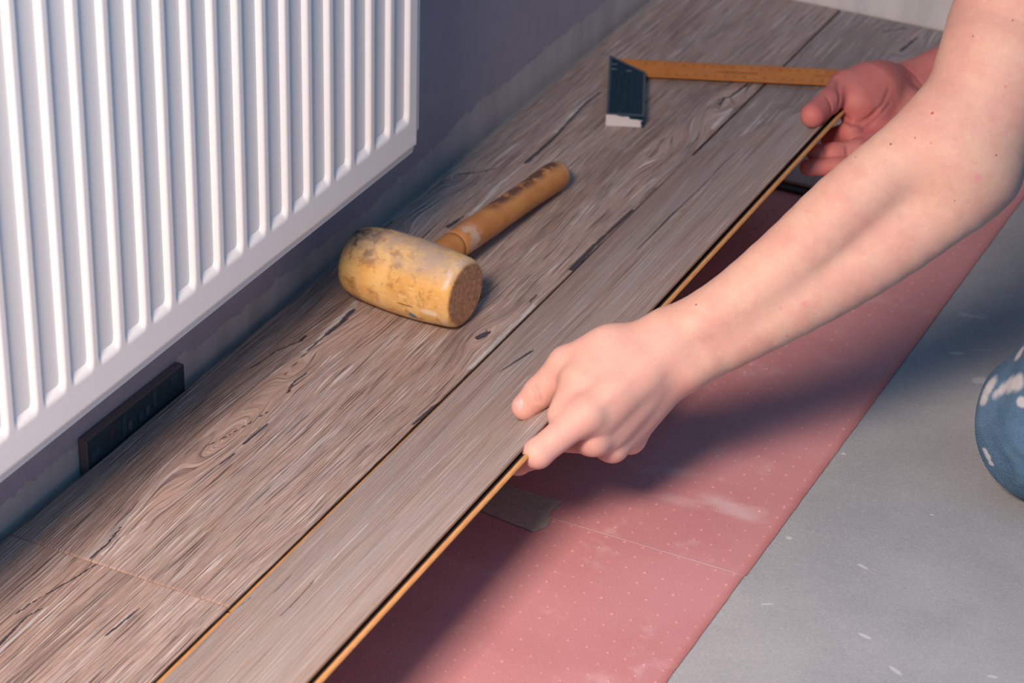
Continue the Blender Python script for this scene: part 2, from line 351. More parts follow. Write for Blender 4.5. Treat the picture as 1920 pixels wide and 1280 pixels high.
YJ = 1.2855
def loc0(x0, y0): return lambda px, py: flat(px, py) - np.array([x0, y0, 0])
plank('oak plank with a white streak in the bottom left corner of the photo', Matrix.Translation((0.0, YJ - 1.285, 0)), MW_A, 1.285, loc0(0.0, YJ - 1.285),
      cracks=[([(-20, 1228), (0, 1206), (28, 1178), (52, 1155), (82, 1139)], 1.8, 0.5), ([(90, 1112), (140, 1082), (182, 1056)], 0.6), ([(30, 1150), (90, 1110)], 0.5), ([(200, 1190), (260, 1140)], 0.5)],
      limes=[([(-20, 1240), (0, 1218), (40, 1183), (88, 1137)], 4.2, 0.8)], seed=4, vis=(0.78, 1), laid=True)
plank('long grey brown oak plank against the wall carrying the mallet', Matrix.Translation((0.0, YJ, 0)), MW_B, 1.2815, loc0(0.0, YJ),
      cracks=[([(1126, 172), (1092, 200), (1062, 232), (1036, 262), (1012, 282), (985, 305)], 0.9, 2.2),
              ([(662, 582), (640, 604), (612, 627)], 2.0, 1.4), ([(610, 628), (570, 665), (535, 702)], 0.7, 0.4), ([(572, 630), (562, 640)], 1.2),
              ([(898, 633), (915, 622)], 3.2, 2.0), ([(1186, 394), (1144, 432), (1104, 471), (1070, 504)], 1.5, 2.6),
              ([(843, 740), (800, 772), (776, 795)], 1.6, 0.8), ([(1402, 158), (1372, 180), (1338, 191)], 1.9, 0.7), ([(1357, 183), (1349, 201)], 1.8, 0.8), ([(1352, 192), (1330, 206)], 1.0, .4), ([(1370, 182), (1378, 196)], 1.1, 0.5),
              ([(858, 326), (895, 323), (928, 316)], 1.3, 0.4), ([(690, 455), (720, 440), (750, 445)], 1.4, 0.5), ([(840, 425), (868, 406)], 2.2, 0.8), ([(852, 440), (880, 418)], 1.2, .6), ([(700, 440), (735, 415)], 1.0, .5),
              ([(455, 832), (488, 806), (505, 793)], 0.9, 0.4), ([(440, 850), (410, 872)], 0.8, 0.4), ([(170, 1046), (202, 1018), (228, 986)], 1.0, 0.5), ([(540, 735), (552, 715), (575, 700)], 0.9, 0.4),
              ([(470, 690), (525, 655), (560, 640)], 0.6, 0.4), ([(380, 840), (430, 815), (505, 770)], 0.5, 0.3), ([(1065, 545), (1052, 552)], 1.0, .4), ([(1005, 552), (992, 568)], 0.9, .4), ([(1228, 352), (1200, 380)], 0.6, .3)],
      limes=[([(1140, 165), (1100, 187), (1066, 222), (1040, 248)], 0.8, 2.2), ([(1000, 296), (1006, 282)], 1.2), ([(984, 308), (958, 328), (930, 352), (898, 388), (884, 406)], 1.2, 3.4),
             ([(668, 566), (640, 593), (610, 622), (588, 645), (570, 660)], 2.6, 1.6), ([(1200, 402), (1150, 444), (1112, 482), (1070, 516)], 0.9, 1.3), ([(1002, 572), (960, 612), (920, 655), (882, 690)], 2.0, 3.2),
             ([(1400, 163), (1370, 186), (1322, 193)], 1.4, 0.6), ([(1372, 205), (1350, 225), (1335, 240)], 3.5, 3.0), ([(920, 345), (880, 370)], 0.7), ([(880, 425), (850, 450)], 2.0, 1.5),
             ([(190, 1040), (236, 1004), (272, 978)], 1.0, 0.7), ([(470, 812), (500, 792)], 0.8, .5), ([(560, 660), (605, 640)], .9, .5), ([(870, 428), (820, 452)], 1.6, 1.0), ([(700, 452), (740, 440)], 1.3, .7)],
      knots=[(430, 815, 0.030, 0.15, 0.92), (735, 448, 0.024, 0.07, 0.9), (860, 330, 0.02, 0.05, 0.8), (1360, 195, 0.022, 0.06, 0.9), (905, 630, 0.012, 0.03, 0.9), (560, 690, 0.015, 0.05, 0.5), (1240, 290, 0.03, 0.12, 0.5)], seed=1, laid=True)
YC = 2.1365
plank('far grey oak plank laid between the hands and the far wall', Matrix.Translation((0.1937, YC, 0)), MW_C, 2.567 - YC, loc0(0.1937, YC),
      cracks=[([(1690, 95), (1720, 70)], 2.0, 1.2), ([(1655, 60), (1700, 52)], 1.2, .8), ([(1690, 120), (1735, 108)], 1.0, .8)],
      limes=[([(1346, 300), (1420, 225)], 0.5), ([(1380, 262), (1430, 215)], 0.8, .5), ([(1400, 252), (1440, 215)], 0.6), ([(1360, 300), (1400, 255)], 0.7)], knots=[(1700, 95, 0.03, 0.08, 0.8)], seed=8, laid=True)
TILT = math.radians(34.0)
DM = Matrix.Translation((0.1936, YC - 0.0016, 0.0022)) @ Matrix.Rotation(math.radians(0.30), 4, 'Z') @ Matrix.Rotation(-TILT, 4, 'Y') @ Matrix.Translation((0, -1.285, 0))
DN = np.array(DM.to_3x3() @ Vector((0, 0, 1))); DO = np.array(DM.translation); DI = np.array(DM.inverted())
def on_d(px, py, lift=0.0):
    v = WV + RV * ((px - 960.0) / FPX) - UV * ((py - 640.0) / FPX)
    return CAM + v * (((DO + DN * lift - CAM) @ DN) / (v @ DN))
def loc_d(px, py): return (DI @ np.append(on_d(px, py), 1))[:3]
plank('loose oak plank lifted at an angle and held by both hands', DM, MW_D, 1.285, loc_d,
      cracks=[([(1195, 468), (1226, 437), (1262, 400)], 0.9, 2.2), ([(1262, 400), (1300, 365), (1346, 318), (1378, 285)], 1.5, 0.8), ([(1278, 396), (1296, 384)], 0.9, .5), ([(938, 696), (966, 678), (992, 661)], 1.2, 4.0),
              ([(512, 1112), (530, 1094), (546, 1077)], 0.9, 0.4), ([(524, 1156), (545, 1136), (562, 1118), (588, 1088)], 0.7, 0.9), ([(440, 1225), (480, 1190)], 0.5, .3), ([(405, 1170), (470, 1120)], 0.3)],
      limes=[([(1250, 416), (1300, 372), (1350, 325), (1392, 288)], 0.6, 0.5), ([(588, 1092), (640, 1032), (690, 982)], 1.4, 1.0), ([(420, 1285), (470, 1225), (530, 1160)], 0.9, 0.7), ([(1320, 372), (1210, 470)], .4), ([(900, 800), (840, 850), (780, 905)], .8, .6)],
      knots=[(970, 676, 0.012, 0.04, 0.8), (1290, 380, 0.015, 0.08, 0.5)], seed=14, vis=(0.10, 1), meander=0.003)

# ------------------------------------------------------------------ spacer block in the expansion gap
def spacer():
    root = empty('spacer_block', (-0.0055, 1.46, ZF), 'dark tile spacer block wedged between wall and plank under the radiator', 'spacer')
    b = bevelled_box((-0.0045, -0.070, 0.0), (0.0042, 0.070, 0.0345), 0.0012)
    for v in b.verts:
        if v.co.y > 0.06 and v.co.z > 0.03: v.co.z -= 0.0022
        if v.co.y > 0: v.co.x -= 0.0006 * v.co.y / 0.07
    t = NT('spacer_side'); o = t.obj(); N = t.n('ShaderNodeNewGeometry').outputs['Normal']; nx = t.sep(N)[0]
    nn = t.noise(o, 500, 3)
    body = t.mix(t.ramp(nn, .35, .7), (0.17, 0.105, 0.095), (0.22, 0.14, 0.125))
    face = t.mix(t.ramp(t.noise(o, 120, 3), .45, .7), (0.006, 0.030, 0.048), (0.010, 0.040, 0.058))
    MB = t.done(t.mix(t.ramp(nx, 0.6, 0.8), body, face), 0.5)
    for (y, z, s) in [(-0.020, 0.0175, 1), (-0.0115, 0.0175, 2), (0.004, 0.0175, 1), (0.014, 0.018, 2), (0.025, 0.019, 1), (0.0245, 0.0275, 1), (-0.0195, 0.0265, 1), (-0.0630, 0.017, 1), (-0.0565, 0.018, 1), (0.0520, 0.0270, 1), (0.0575, 0.026, 1), (-0.037, 0.024, 0)]:
        w, h = 0.0028, 0.0042
        vs = [b.verts.new((0.00432 - 0.0006 * max(0, y) / .07, y + a * w, z + c_ * h)) for a, c_ in ((-1, -1), (1, -1), (1, 1), (-1, 1))]
        f = b.faces.new(vs); f.material_index = s + 1
    me = bpy.data.meshes.new('block'); b.normal_update(); b.to_mesh(me); b.free()
    link('block', me, [MB, plain('print_red', (0.05, 0.03, 0.045)), plain('print_teal', (0.016, 0.055, 0.080)), plain('print_pale', (0.055, 0.075, 0.105))], root)
spacer()

# ------------------------------------------------------------------ radiator
def radiator():
    root = empty('panel_radiator', (0.0, 1.1, 0.137), 'white ribbed panel radiator hanging on the wall', 'radiator')
    t = NT('white_enamel'); o = t.obj(); n = t.noise(o, 500, 2)
    M = t.done(t.mix(t.ramp(n, .35, .7), (0.80, 0.765, 0.755), (0.83, 0.795, 0.785)), 0.32, t.bump(n, 0.03, 0.0005))
    XF, y1, z0, z1, P = 0.088, 1.7665, 0.1425, 0.70, 0.03333
    y0 = y1 - 0.0135 - P * 31 - 0.02
    ys = np.arange(y0, y1 + 1e-6, P / 26); ys = np.append(ys[ys < y1 - 1e-5], y1)
    zs = np.unique(np.concatenate([np.linspace(z0, z0 + 0.05, 44), np.linspace(z0 + 0.05, z1 - 0.05, 14), np.linspace(z1 - 0.05, z1, 44)]))
    Yg, Zg = np.meshgrid(ys, zs, indexing='ij')
    yc = 1.7525                                              # ridge centre nearest the right end
    u = (yc - Yg) / P; f = np.abs(u - np.round(u)) * P        # distance from a ridge centre
    D = 0.0066
    def sm(a, b, x): q = np.clip((x - a) / (b - a), 0, 1); return q * q * (3 - 2 * q)
    gr = sm(0.0030, 0.0080, f)                                # ridge half width to groove floor
    gr = np.where((Yg > yc), 0.0, gr)                         # right margin stays full height
    gr = np.where(Yg < yc - 30.5 * P, 0.0, gr)
    rz = sm(z0 + 0.0265, z0 + 0.0400, Zg) * (1 - sm(z1 - 0.040, z1 - 0.0265, Zg))
    edge = np.minimum(np.minimum(y1 - Yg, Yg - y0), np.minimum(Zg - z0, z1 - Zg))
    Xg = XF - D * gr * rz - 0.0042 * (1 - np.sqrt(np.clip(1 - (1 - np.clip(edge / 0.005, 0, 1)) ** 2, 0, 1)))
    # chamfered lower corner
    Yg = Yg - np.clip((0.012 - (Zg - z0)) * 0.0, 0, 1)
    link('front_panel', mesh_np('panel', np.stack([Xg, Yg, Zg], -1).reshape(-1, 3), grid_quads(len(ys), len(zs))[:, ::-1]), M, root, True).location = (0, 0, 0)
    def slab(name, lo, hi, bev, cut=0.0):
        b = bevelled_box(lo, hi, bev)
        o2 = link(name, bm_mesh(name, b), M, root); return o2
    # welded seam flange standing proud round the rim, its lower right corner clipped
    c = 0.008
    pr = [(y0 - 0.006, z0 - 0.0055), (y1 - 0.004, z0 - 0.0055), (y1 + 0.0005, z0 + 0.001), (y1 + 0.0005, z0 + 0.010), (y1 + 0.0075, z0 + 0.0125), (y1 + 0.0075, z1 + 0.005), (y0 - 0.006, z1 + 0.005)]
    V = [(XF - 0.0062, y, z) for y, z in pr] + [(XF - 0.0040, y, z) for y, z in pr]; k = len(pr)
    F = [tuple(range(k))[::-1], tuple(range(k, 2 * k))] + [(i, (i + 1) % k, k + (i + 1) % k, k + i) for i in range(k)]
    fl = link('seam_flange', bm_mesh('flange', (lambda b: (b.from_mesh(mesh_pd('flange', V, F)), b)[1])(bmesh.new())), M, root)
    slab('rear_panel', (0.028, y0, z0 + 0.002), (0.036, y1 - 0.004, z1), 0.002)
    slab('top_grille', (0.036, y0 + 0.003, z1 - 0.012), (XF - 0.008, y1 - 0.003, z1 - 0.004), 0.001)
    for y in (0.95, 1.60):
        slab('wall_bracket', (-0.0100, y - 0.015, z0 + 0.10), (0.030, y + 0.015, z1 - 0.05), 0.002)
    for ch in root.children: ch.matrix_parent_inverse = Matrix.Translation(root.location).inverted()
radiator()

# ------------------------------------------------------------------ wooden mallet
def lathe(prof, seg=64, cap=True):
    """prof: list of (t, r) along +X"""
    V = []; F = []; n = len(prof)
    for t, r in prof:
        for k in range(seg):
            a = 2 * math.pi * k / seg; V.append((t, r * math.cos(a), r * math.sin(a)))
    for i in range(n - 1):
        for k in range(seg): F.append((i * seg + k, i * seg + (k + 1) % seg, (i + 1) * seg + (k + 1) % seg, (i + 1) * seg + k))
    F.append(tuple(range(seg))); F.append(tuple(range((n - 1) * seg, n * seg)))
    return V, F
def dense(prof, m):
    out = []
    for (a, b), (c, d) in zip(prof[:-1], prof[1:]):
        for i in range(m): out.append((a + (c - a) * i / m, b + (d - b) * i / m))
    return out + [prof[-1]]
def mallet():
    root = empty('wooden_mallet', (0.1, 1.73, 0.0), 'worn yellow brown wooden mallet lying on the plank along the wall', 'mallet')
    def wood(name, head):
        t = NT(name); o = t.obj(); X, Y, Z = t.sep(o)[0:3]
        a = t.noise(o, 28, 5, 0.65); b = t.noise(o, 70, 6, 0.7); c = t.noise(t.scale(o, (30, 160, 160)), 1, 4, 0.6); d = t.noise(o, 240, 4, 0.7)
        if head:
            col = t.mix(t.ramp(a, 0.35, 0.65), (0.86, 0.54, 0.20), (0.74, 0.39, 0.11))
            col = t.mix(t.ramp(b, 0.50, 0.66, 0, 0.8), col, (0.40, 0.18, 0.06))
            col = t.mix(t.ramp(d, 0.62, 0.72, 0, 0.55), col, (0.30, 0.14, 0.06))
            col = t.mix(t.ramp(b, 0.40, 0.30, 0, 0.55), col, (0.80, 0.58, 0.36))
            sc = t.noise(t.scale(o, (55, 420, 420), (2, 3, 1)), 1, 3, 0.6); col = t.mix(t.ramp(sc, 0.62, 0.70, 0, 0.45), col, (0.86, 0.66, 0.44)); col = t.mix(t.ramp(sc, 0.34, 0.28, 0, 0.5), col, (0.30, 0.14, 0.06))
            # grey scuffs along the upper side and dark bruises near the far rim
            up = t.ramp(Z, 0.014, 0.031)
            col = t.mix(t.math('MULTIPLY', up, t.ramp(a, 0.36, 0.58, 0.15, 0.75)), col, (0.42, 0.35, 0.32))
            br = t.math('MULTIPLY', t.ramp(X, -0.012, -0.050), t.ramp(Z, 0.008, 0.028))
            col = t.mix(t.math('MULTIPLY', br, t.ramp(b, 0.45, 0.58, 0, 0.9)), col, (0.06, 0.06, 0.06))
            # blue paint spot
            dx = t.math('SUBTRACT', X, 0.021); dz = t.math('SUBTRACT', Z, -0.0195)
            ds = t.math('ADD', t.math('MULTIPLY', dx, dx), t.math('MULTIPLY', dz, dz)); fr = t.math('LESS_THAN', Y, 0.0)
            wob = t.math('MULTIPLY_ADD', t.math('SUBTRACT', d, 0.5), 0.00003, ds)
            col = t.mix(t.math('MULTIPLY', fr, t.ramp(wob, 0.000022, 0.000006, 0, 0.9)), col, (0.02, 0.20, 0.30))
            # pale chip near the right rim
            dx = t.math('SUBTRACT', X, 0.040); dz = t.math('SUBTRACT', Z, -0.009)
            ds = t.math('ADD', t.math('MULTIPLY', t.math('MULTIPLY', dx, dx), 0.35), t.math('MULTIPLY', t.math('MULTIPLY', dz, dz), 2.5))
            wob = t.math('MULTIPLY_ADD', t.math('SUBTRACT', d, 0.5), 0.00006, ds)
            col = t.mix(t.math('MULTIPLY', fr, t.ramp(wob, 0.00003, 0.00001, 0, 0.8)), col, (0.85, 0.70, 0.52))
            # dark hairline split
            dz = t.math('ABSOLUTE', t.math('SUBTRACT', Z, -0.0078)); sp = t.math('MULTIPLY', t.ramp(dz, 0.0007, 0.0002), t.math('MULTIPLY', t.ramp(X, 0.008, 0.011), t.ramp(X, 0.026, 0.022)))
            col = t.mix(t.math('MULTIPLY', sp, fr), col, (0.04, 0.025, 0.02))
            # pale beaten rim
            rim = t.math('MULTIPLY', t.ramp(X, 0.0465, 0.0505), t.ramp(X, 0.0555, 0.0525))
            col = t.mix(t.math('MULTIPLY', rim, t.ramp(b, 0.46, 0.62, 0, 0.8)), col, (0.72, 0.58, 0.46))
            # end grain
            e = t.noise(t.scale(o, (200, 330, 330)), 1, 5, 0.75)
            eg = t.mix(t.ramp(e, 0.32, 0.68), (0.22, 0.105, 0.055), (0.50, 0.27, 0.15)); eg = t.mix(t.ramp(d, .55, .75, 0, .5), eg, (0.52, 0.33, 0.20))
            N = t.sep(t.n('ShaderNodeTexCoord').outputs['Normal'])[0]
            f = t.ramp(t.math('ABSOLUTE', N), 0.80, 0.95); col = t.mix(f, col, eg)
            h = t.math('ADD', t.math('MULTIPLY', d, 0.4), t.math('MULTIPLY', t.math('MULTIPLY', e, f), 1.6))
            return t.done(col, 0.42, t.bump(h, 0.28, 0.003))
        col = t.mix(t.ramp(a, 0.35, 0.65), (0.56, 0.25, 0.075), (0.46, 0.18, 0.05))
        col = t.mix(t.ramp(c, 0.5, 0.75, 0, 0.4), col, (0.34, 0.13, 0.045))
        grime = t.math('MULTIPLY', t.math('MULTIPLY', t.ramp(X, 0.125, 0.165), t.ramp(Y, -0.009, -0.001)), t.ramp(b, 0.40, 0.50, 0, 0.92))
        col = t.mix(grime, col, (0.10, 0.05, 0.035))
        col = t.mix(t.ramp(d, 0.64, 0.70, 0, 0.7), col, (0.12, 0.06, 0.04))
        sc = t.math('MULTIPLY', t.math('MULTIPLY', t.ramp(X, 0.080, 0.088), t.ramp(X, 0.112, 0.10)), t.math('MULTIPLY', t.ramp(b, 0.42, 0.56, 0, 0.75), t.ramp(Y, 0.006, -0.006)))
        col = t.mix(sc, col, (0.55, 0.43, 0.36))
        tip = t.math('MULTIPLY', t.ramp(X, 0.268, 0.280), t.ramp(b, 0.38, 0.55, 0, 0.8)); col = t.mix(tip, col, (0.62, 0.43, 0.30))
        ring = t.ramp(t.math('ABSOLUTE', t.math('SUBTRACT', X, 0.0765)), 0.0010, 0.0004, 0, 0.6); col = t.mix(ring, col, (0.16, 0.07, 0.03))
        return t.done(col, 0.42, t.bump(t.math('ADD', d, c), 0.15, 0.0015))
    R = 0.0345
    prof = dense([(-0.0575, 0.0245), (-0.0572, 0.0258), (-0.0560, 0.0280), (-0.052, 0.0301), (-0.044, 0.0320), (-0.030, 0.0337), (-0.012, 0.0345), (0.006, 0.0345), (0.024, 0.0338), (0.040, 0.0323), (0.0500, 0.0311), (0.0535, 0.0302), (0.0558, 0.0287), (0.0568, 0.0271), (0.0572, 0.0258)], 3)
    V, F = lathe(prof, 96); V = np.array(V)
    nz = fbm(V[:, 0] * 60 + 9, np.arctan2(V[:, 1], V[:, 2]) * 3, 4) - .5; sc = 1 + 0.02 * nz; V[:, 1] *= sc; V[:, 2] *= sc
    V[:, 2] = np.maximum(V[:, 2], -R + 0.0006)
    head = link('mallet_head', mesh_pd('head', V, F), wood('mallet_head_wood', True), root, True)
    head.location = (0.0985 - 0.1, 1.7335 - 1.73, R - 0.0006); head.rotation_euler = (0, 0, math.radians(-5.0))
    hp = dense([(0.030, 0.0120), (0.045, 0.0126), (0.060, 0.0130), (0.0752, 0.0133), (0.0760, 0.0127), (0.0770, 0.0127), (0.0778, 0.0133), (0.10, 0.0137), (0.14, 0.0137), (0.18, 0.0133), (0.22, 0.0134), (0.25, 0.0140), (0.268, 0.0143), (0.277, 0.0136), (0.2815, 0.0120), (0.2835, 0.0085), (0.2842, 0.004)], 3)
    V, F = lathe(hp, 48); h = link('mallet_handle', mesh_pd('handle', V, F), wood('mallet_handle_wood', False), root, True)
    A = Vector((0.0985, 1.7335, R - 0.0006)); E = Vector((0.1085, 2.0165, 0.0145)); d = (E - A).normalized()
    h.location = A - Vector(root.location); h.rotation_euler = d.to_track_quat('X', 'Z').to_euler()
    for ch in (head, h):
        for p in ch.data.polygons:
            if len(p.vertices) > 4: p.use_smooth = False
mallet()

# ------------------------------------------------------------------ try square
def text_mesh(body, size, mats=None):
    cu = bpy.data.curves.new('text', 'FONT'); cu.body = body; cu.size = size; cu.align_x = 'CENTER'; cu.align_y = 'CENTER'; cu.extrude = 0.00005
    o = bpy.data.objects.new('text', cu); COL.objects.link(o)
    dg = bpy.context.evaluated_depsgraph_get(); me = bpy.data.meshes.new_from_object(o.evaluated_get(dg)); bpy.data.objects.remove(o); return me
def square():
    root = empty('try_square', (0.0333, 2.2951, 0.0), 'try square with orange steel blade and dark handle lying across the planks', 'try square')
    ang = math.radians(23.2); root.rotation_euler = (0, 0, ang)
    T, HL, hw = 0.0135, 0.146, 0.0385           # local +X runs along the blade, -Y along the handle
    poly = [(0.0, 0.0), (hw, -0.0395), (hw, -HL), (0.0, -HL)]
    def prism(pts, z0, z1, bev=0.0):
        k = len(pts); V = [(x, y, z0) for x, y in pts] + [(x, y, z1) for x, y in pts]
        F = [tuple(range(k))[::-1], tuple(range(k, 2 * k))] + [(i, (i + 1) % k, k + (i + 1) % k, k + i) for i in range(k)]
        b = bmesh.new(); b.from_mesh(mesh_pd('prism', V, F)); bmesh.ops.recalc_face_normals(b, faces=b.faces[:])
        if bev: bmesh.ops.bevel(b, geom=b.edges[:], offset=bev, segments=2, affect='EDGES', profile=0.5)
        return b
    def inset(pts, d):
        c = [(0.0 + d, 0.0 - 2.3 * d), (hw - d, -0.0395 - 0.6 * d), (hw - d, -HL + d), (d, -HL + d)]; return c
    t = NT('dark_plastic'); o = t.obj(); X, Y, Z = t.sep(o)[0:3]; N = t.sep(t.n('ShaderNodeTexCoord').outputs['Normal'])
    n = t.noise(t.scale(o, (60, 14, 60)), 1, 5, .7); n2 = t.noise(t.scale(o, (300, 40, 1)), 1, 4, .7)
    col = t.mix(t.math('MULTIPLY', t.ramp(n, .52, .72, 0, 0.55), t.ramp(n2, .45, .65)), (0.002, 0.026, 0.044), (0.05, 0.11, 0.15))
    # chipped white paint on the butt end
    cap = t.ramp(N[1], -0.55, -0.8); jag = t.noise(t.scale(o, (110, 1, 240)), 1, 4, 0.7)
    lim = t.math('MULTIPLY_ADD', X, -0.18, 0.0138); lim = t.math('MULTIPLY_ADD', t.math('SUBTRACT', jag, 0.5), 0.010, lim)
    corner = t.math('MULTIPLY_ADD', t.math('SUBTRACT', jag, 0.5), 0.014, 0.0355)
    pm = t.math('MULTIPLY', t.math('LESS_THAN', Z, lim), t.math('LESS_THAN', X, corner))
    col = t.mix(t.math('MULTIPLY', cap, pm), col, (0.62, 0.58, 0.58))
    M = t.done(col, 0.36, Specular_IOR_Level=0.25)
    rim = plain('worn_rim', (0.06, 0.085, 0.115), 0.4)
    link('handle', bm_mesh('handle', prism(poly, 0.0003, T - 0.0008)), M, root)
    # raised rim and ribs on the upper face
    inn = inset(poly, 0.0026); k = 4
    V = [(x, y, T - 0.0009) for x, y in poly] + [(x, y, T) for x, y in poly] + [(x, y, T) for x, y in inn] + [(x, y, T - 0.0009) for x, y in inn]
    F = []
    for a in range(3):
        for i in range(4): F.append((a * 4 + i, a * 4 + (i + 1) % 4, (a + 1) * 4 + (i + 1) % 4, (a + 1) * 4 + i))
    b = bmesh.new(); b.from_mesh(mesh_pd('rim', V, F)); link('handle_rim', bm_mesh('rim', b), rim, root)
    for x in (0.0105, 0.0165, 0.0235, 0.029):
        link('rib', bm_mesh('rib', bevelled_box((x - 0.0011, -HL + 0.006, T - 0.001), (x + 0.0011, -0.052, T - 0.0003), 0.0003)), M, root)
    for x, y in ((0.0055, -0.0215), (0.0055, -0.034), (0.021, -0.0365)):
        link('rivet', bm_mesh('rivet', bevelled_box((x - 0.0030, y - 0.0010, T - 0.001), (x + 0.0030, y + 0.0010, T - 0.0004), 0.0004)), plain('rivet', (0.10, 0.14, 0.18), 0.4), root)
    # blade
    by0, by1, bz = -0.0335, 0.0065, 0.0062
    t = NT('orange_paint'); o = t.obj(); a = t.noise(o, 60, 4); e = t.noise(t.scale(o, (500, 60, 1)), 1, 3)
    col = t.mix(t.ramp(a, .35, .7), (0.60, 0.185, 0.022), (0.68, 0.235, 0.035)); col = t.mix(t.ramp(e, .66, .74, 0, .5), col, (0.25, 0.06, 0.04))
    MB = t.done(col, 0.42)
    bl = link('blade', bm_mesh('blade', bevelled_box((0.004, by0, bz - 0.0006), (0.252, by1, bz + 0.0006), 0.0002, 1)), MB, root)
    ink = plain('scale_ink', (0.22, 0.075, 0.025), 0.6); ink2 = plain('dark_ink', (0.10, 0.025, 0.03), 0.6)
    bm = bmesh.new()
    def add_text(s, x, y, size, sx=1.0, flip=False):
        me = text_mesh(s, size); me.transform(Matrix.Translation((x, y, bz + 0.00075)) @ Matrix.Diagonal((sx, 1, 1, 1))); bm.from_mesh(me)
    def tick(x, y, l):
        vs = [bm.verts.new((x + a * 0.00014, y + c * l, bz + 0.00070)) for a, c in ((-1, 0), (1, 0), (1, 1), (-1, 1))]; bm.faces.new(vs)
    for i in range(3, 25):
        x = 0.0985 + (i - 10) * 0.01
        if x > 0.03: add_text(str(i), x, by1 - 0.0092, 0.0052, 1.05)
        x2 = 0.1405 + (i - 12) * 0.01 + 0.02
    for i in range(0, 21):
        x = 0.0410 + i * 0.01
        if i: add_text(str(i), x, by0 + 0.0082, 0.0050, 1.05)
    for i in range(0, 222):
        x = 0.0285 + i * 0.001
        l = 0.0052 if i % 10 == 0 else (0.0040 if i % 5 == 0 else 0.0026)
        tick(x, by1 - 0.0004, -l)
        if x > 0.041: tick(x + 0.0025, by0 + 0.0004, l)
    mk = link('scale_markings', bm_mesh('marks', bm), ink, bl)
    bm = bmesh.new(); add_text('VOSTMANN', 0.133, -0.0155, 0.0068, 1.18); link('maker_name', bm_mesh('maker', bm), ink2, bl)
    bm = bmesh.new(); add_text('ROSTFREI', 0.226, -0.0125, 0.0046, 1.1); link('steel_mark', bm_mesh('steel', bm), ink, bl)
square()

# ------------------------------------------------------------------ person: skeleton laid out at real depths
def J(px, py, d): return at(px, py, d)
LH = dict(
    thumb=[(1146, 654, 1.900, .0150), (1064, 683, 1.916, .0136), (1011, 736, 1.925, .0114), (984, 763, 1.930, .0102)],
    index=[(1230, 665, 1.893, .0130), (1099, 776, 1.874, .0124), (1008, 850, 1.866, .0106), (971, 866, 1.902, .0092), (958, 853, 1.928, .0078)],
    middle=[(1250, 672, 1.900, .0130), (1113, 822, 1.893, .0116), (1036, 822, 1.936, .0098), (1000, 835, 1.958, .0088), (985, 826, 1.980, .0078)],
    ring=[(1266, 680, 1.908, .0125), (1148, 836, 1.916, .0108), (1062, 812, 1.957, .0093), (1028, 815, 1.980, .0084), (1010, 806, 2.000, .0074)],
    pinky=[(1280, 690, 1.914, .0120), (1182, 822, 1.938, .0100), (1110, 792, 1.972, .0083), (1078, 788, 1.994, .0074), (1060, 780, 2.008, .0068)])
RH = dict(
    thumb=[(1668, 152, 2.440, .0160), (1583, 161, 2.405, .0130), (1553, 192, 2.372, .0114), (1524, 216, 2.348, .0116)],
    index=[(1700, 155, 2.455, .0130), (1630, 212, 2.418, .0118), (1594, 249, 2.388, .0108), (1571, 257, 2.402, .0098), (1554, 262, 2.418, .0078)],
    middle=[(1710, 168, 2.455, .0130), (1655, 245, 2.405, .0116), (1606, 281, 2.375, .0097), (1566, 286, 2.371, .0090), (1529, 287, 2.371, .0082)],
    ring=[(1722, 178, 2.455, .0125), (1682, 265, 2.398, .0108), (1622, 309, 2.368, .0092), (1570, 312, 2.364, .0086), (1515, 314, 2.362, .0078)],
    pinky=[(1732, 188, 2.450, .0120), (1706, 285, 2.390, .0100), (1650, 332, 2.362, .0082), (1610, 338, 2.358, .0074), (1575, 340, 2.356, .0066)])

# ------------------------------------------------------------------ person: implicit surface tools
def smin(a, b, k):
    h = np.clip(0.5 + 0.5 * (b - a) / k, 0, 1); return b * (1 - h) + a * h - k * h * (1 - h)
def cap(P, a, b, ra, rb):
    a = np.asarray(a); b = np.asarray(b); ba = b - a; pa = P - a
    h = np.clip((pa @ ba) / max(ba @ ba, 1e-12), 0, 1)
    return np.sqrt(((pa - h[:, None] * ba) ** 2).sum(1)) - (ra + (rb - ra) * h)
def chain(P, pts, k):
    """pts: (xyz, r) list"""
    d = None
    for (a, ra), (b, rb) in zip(pts[:-1], pts[1:]):
        c = cap(P, a, b, ra, rb); d = c if d is None else smin(d, c, k)
    return d
def ball(P, c, r): return np.sqrt(((P - np.asarray(c)) ** 2).sum(1)) - r
def ell(P, c, r, M=None):
    q = P - np.asarray(c)
    if M is not None: q = q @ M
    q = q / np.asarray(r); n = np.sqrt((q ** 2).sum(1)) + 1e-9; return (n - 1) * min(r)

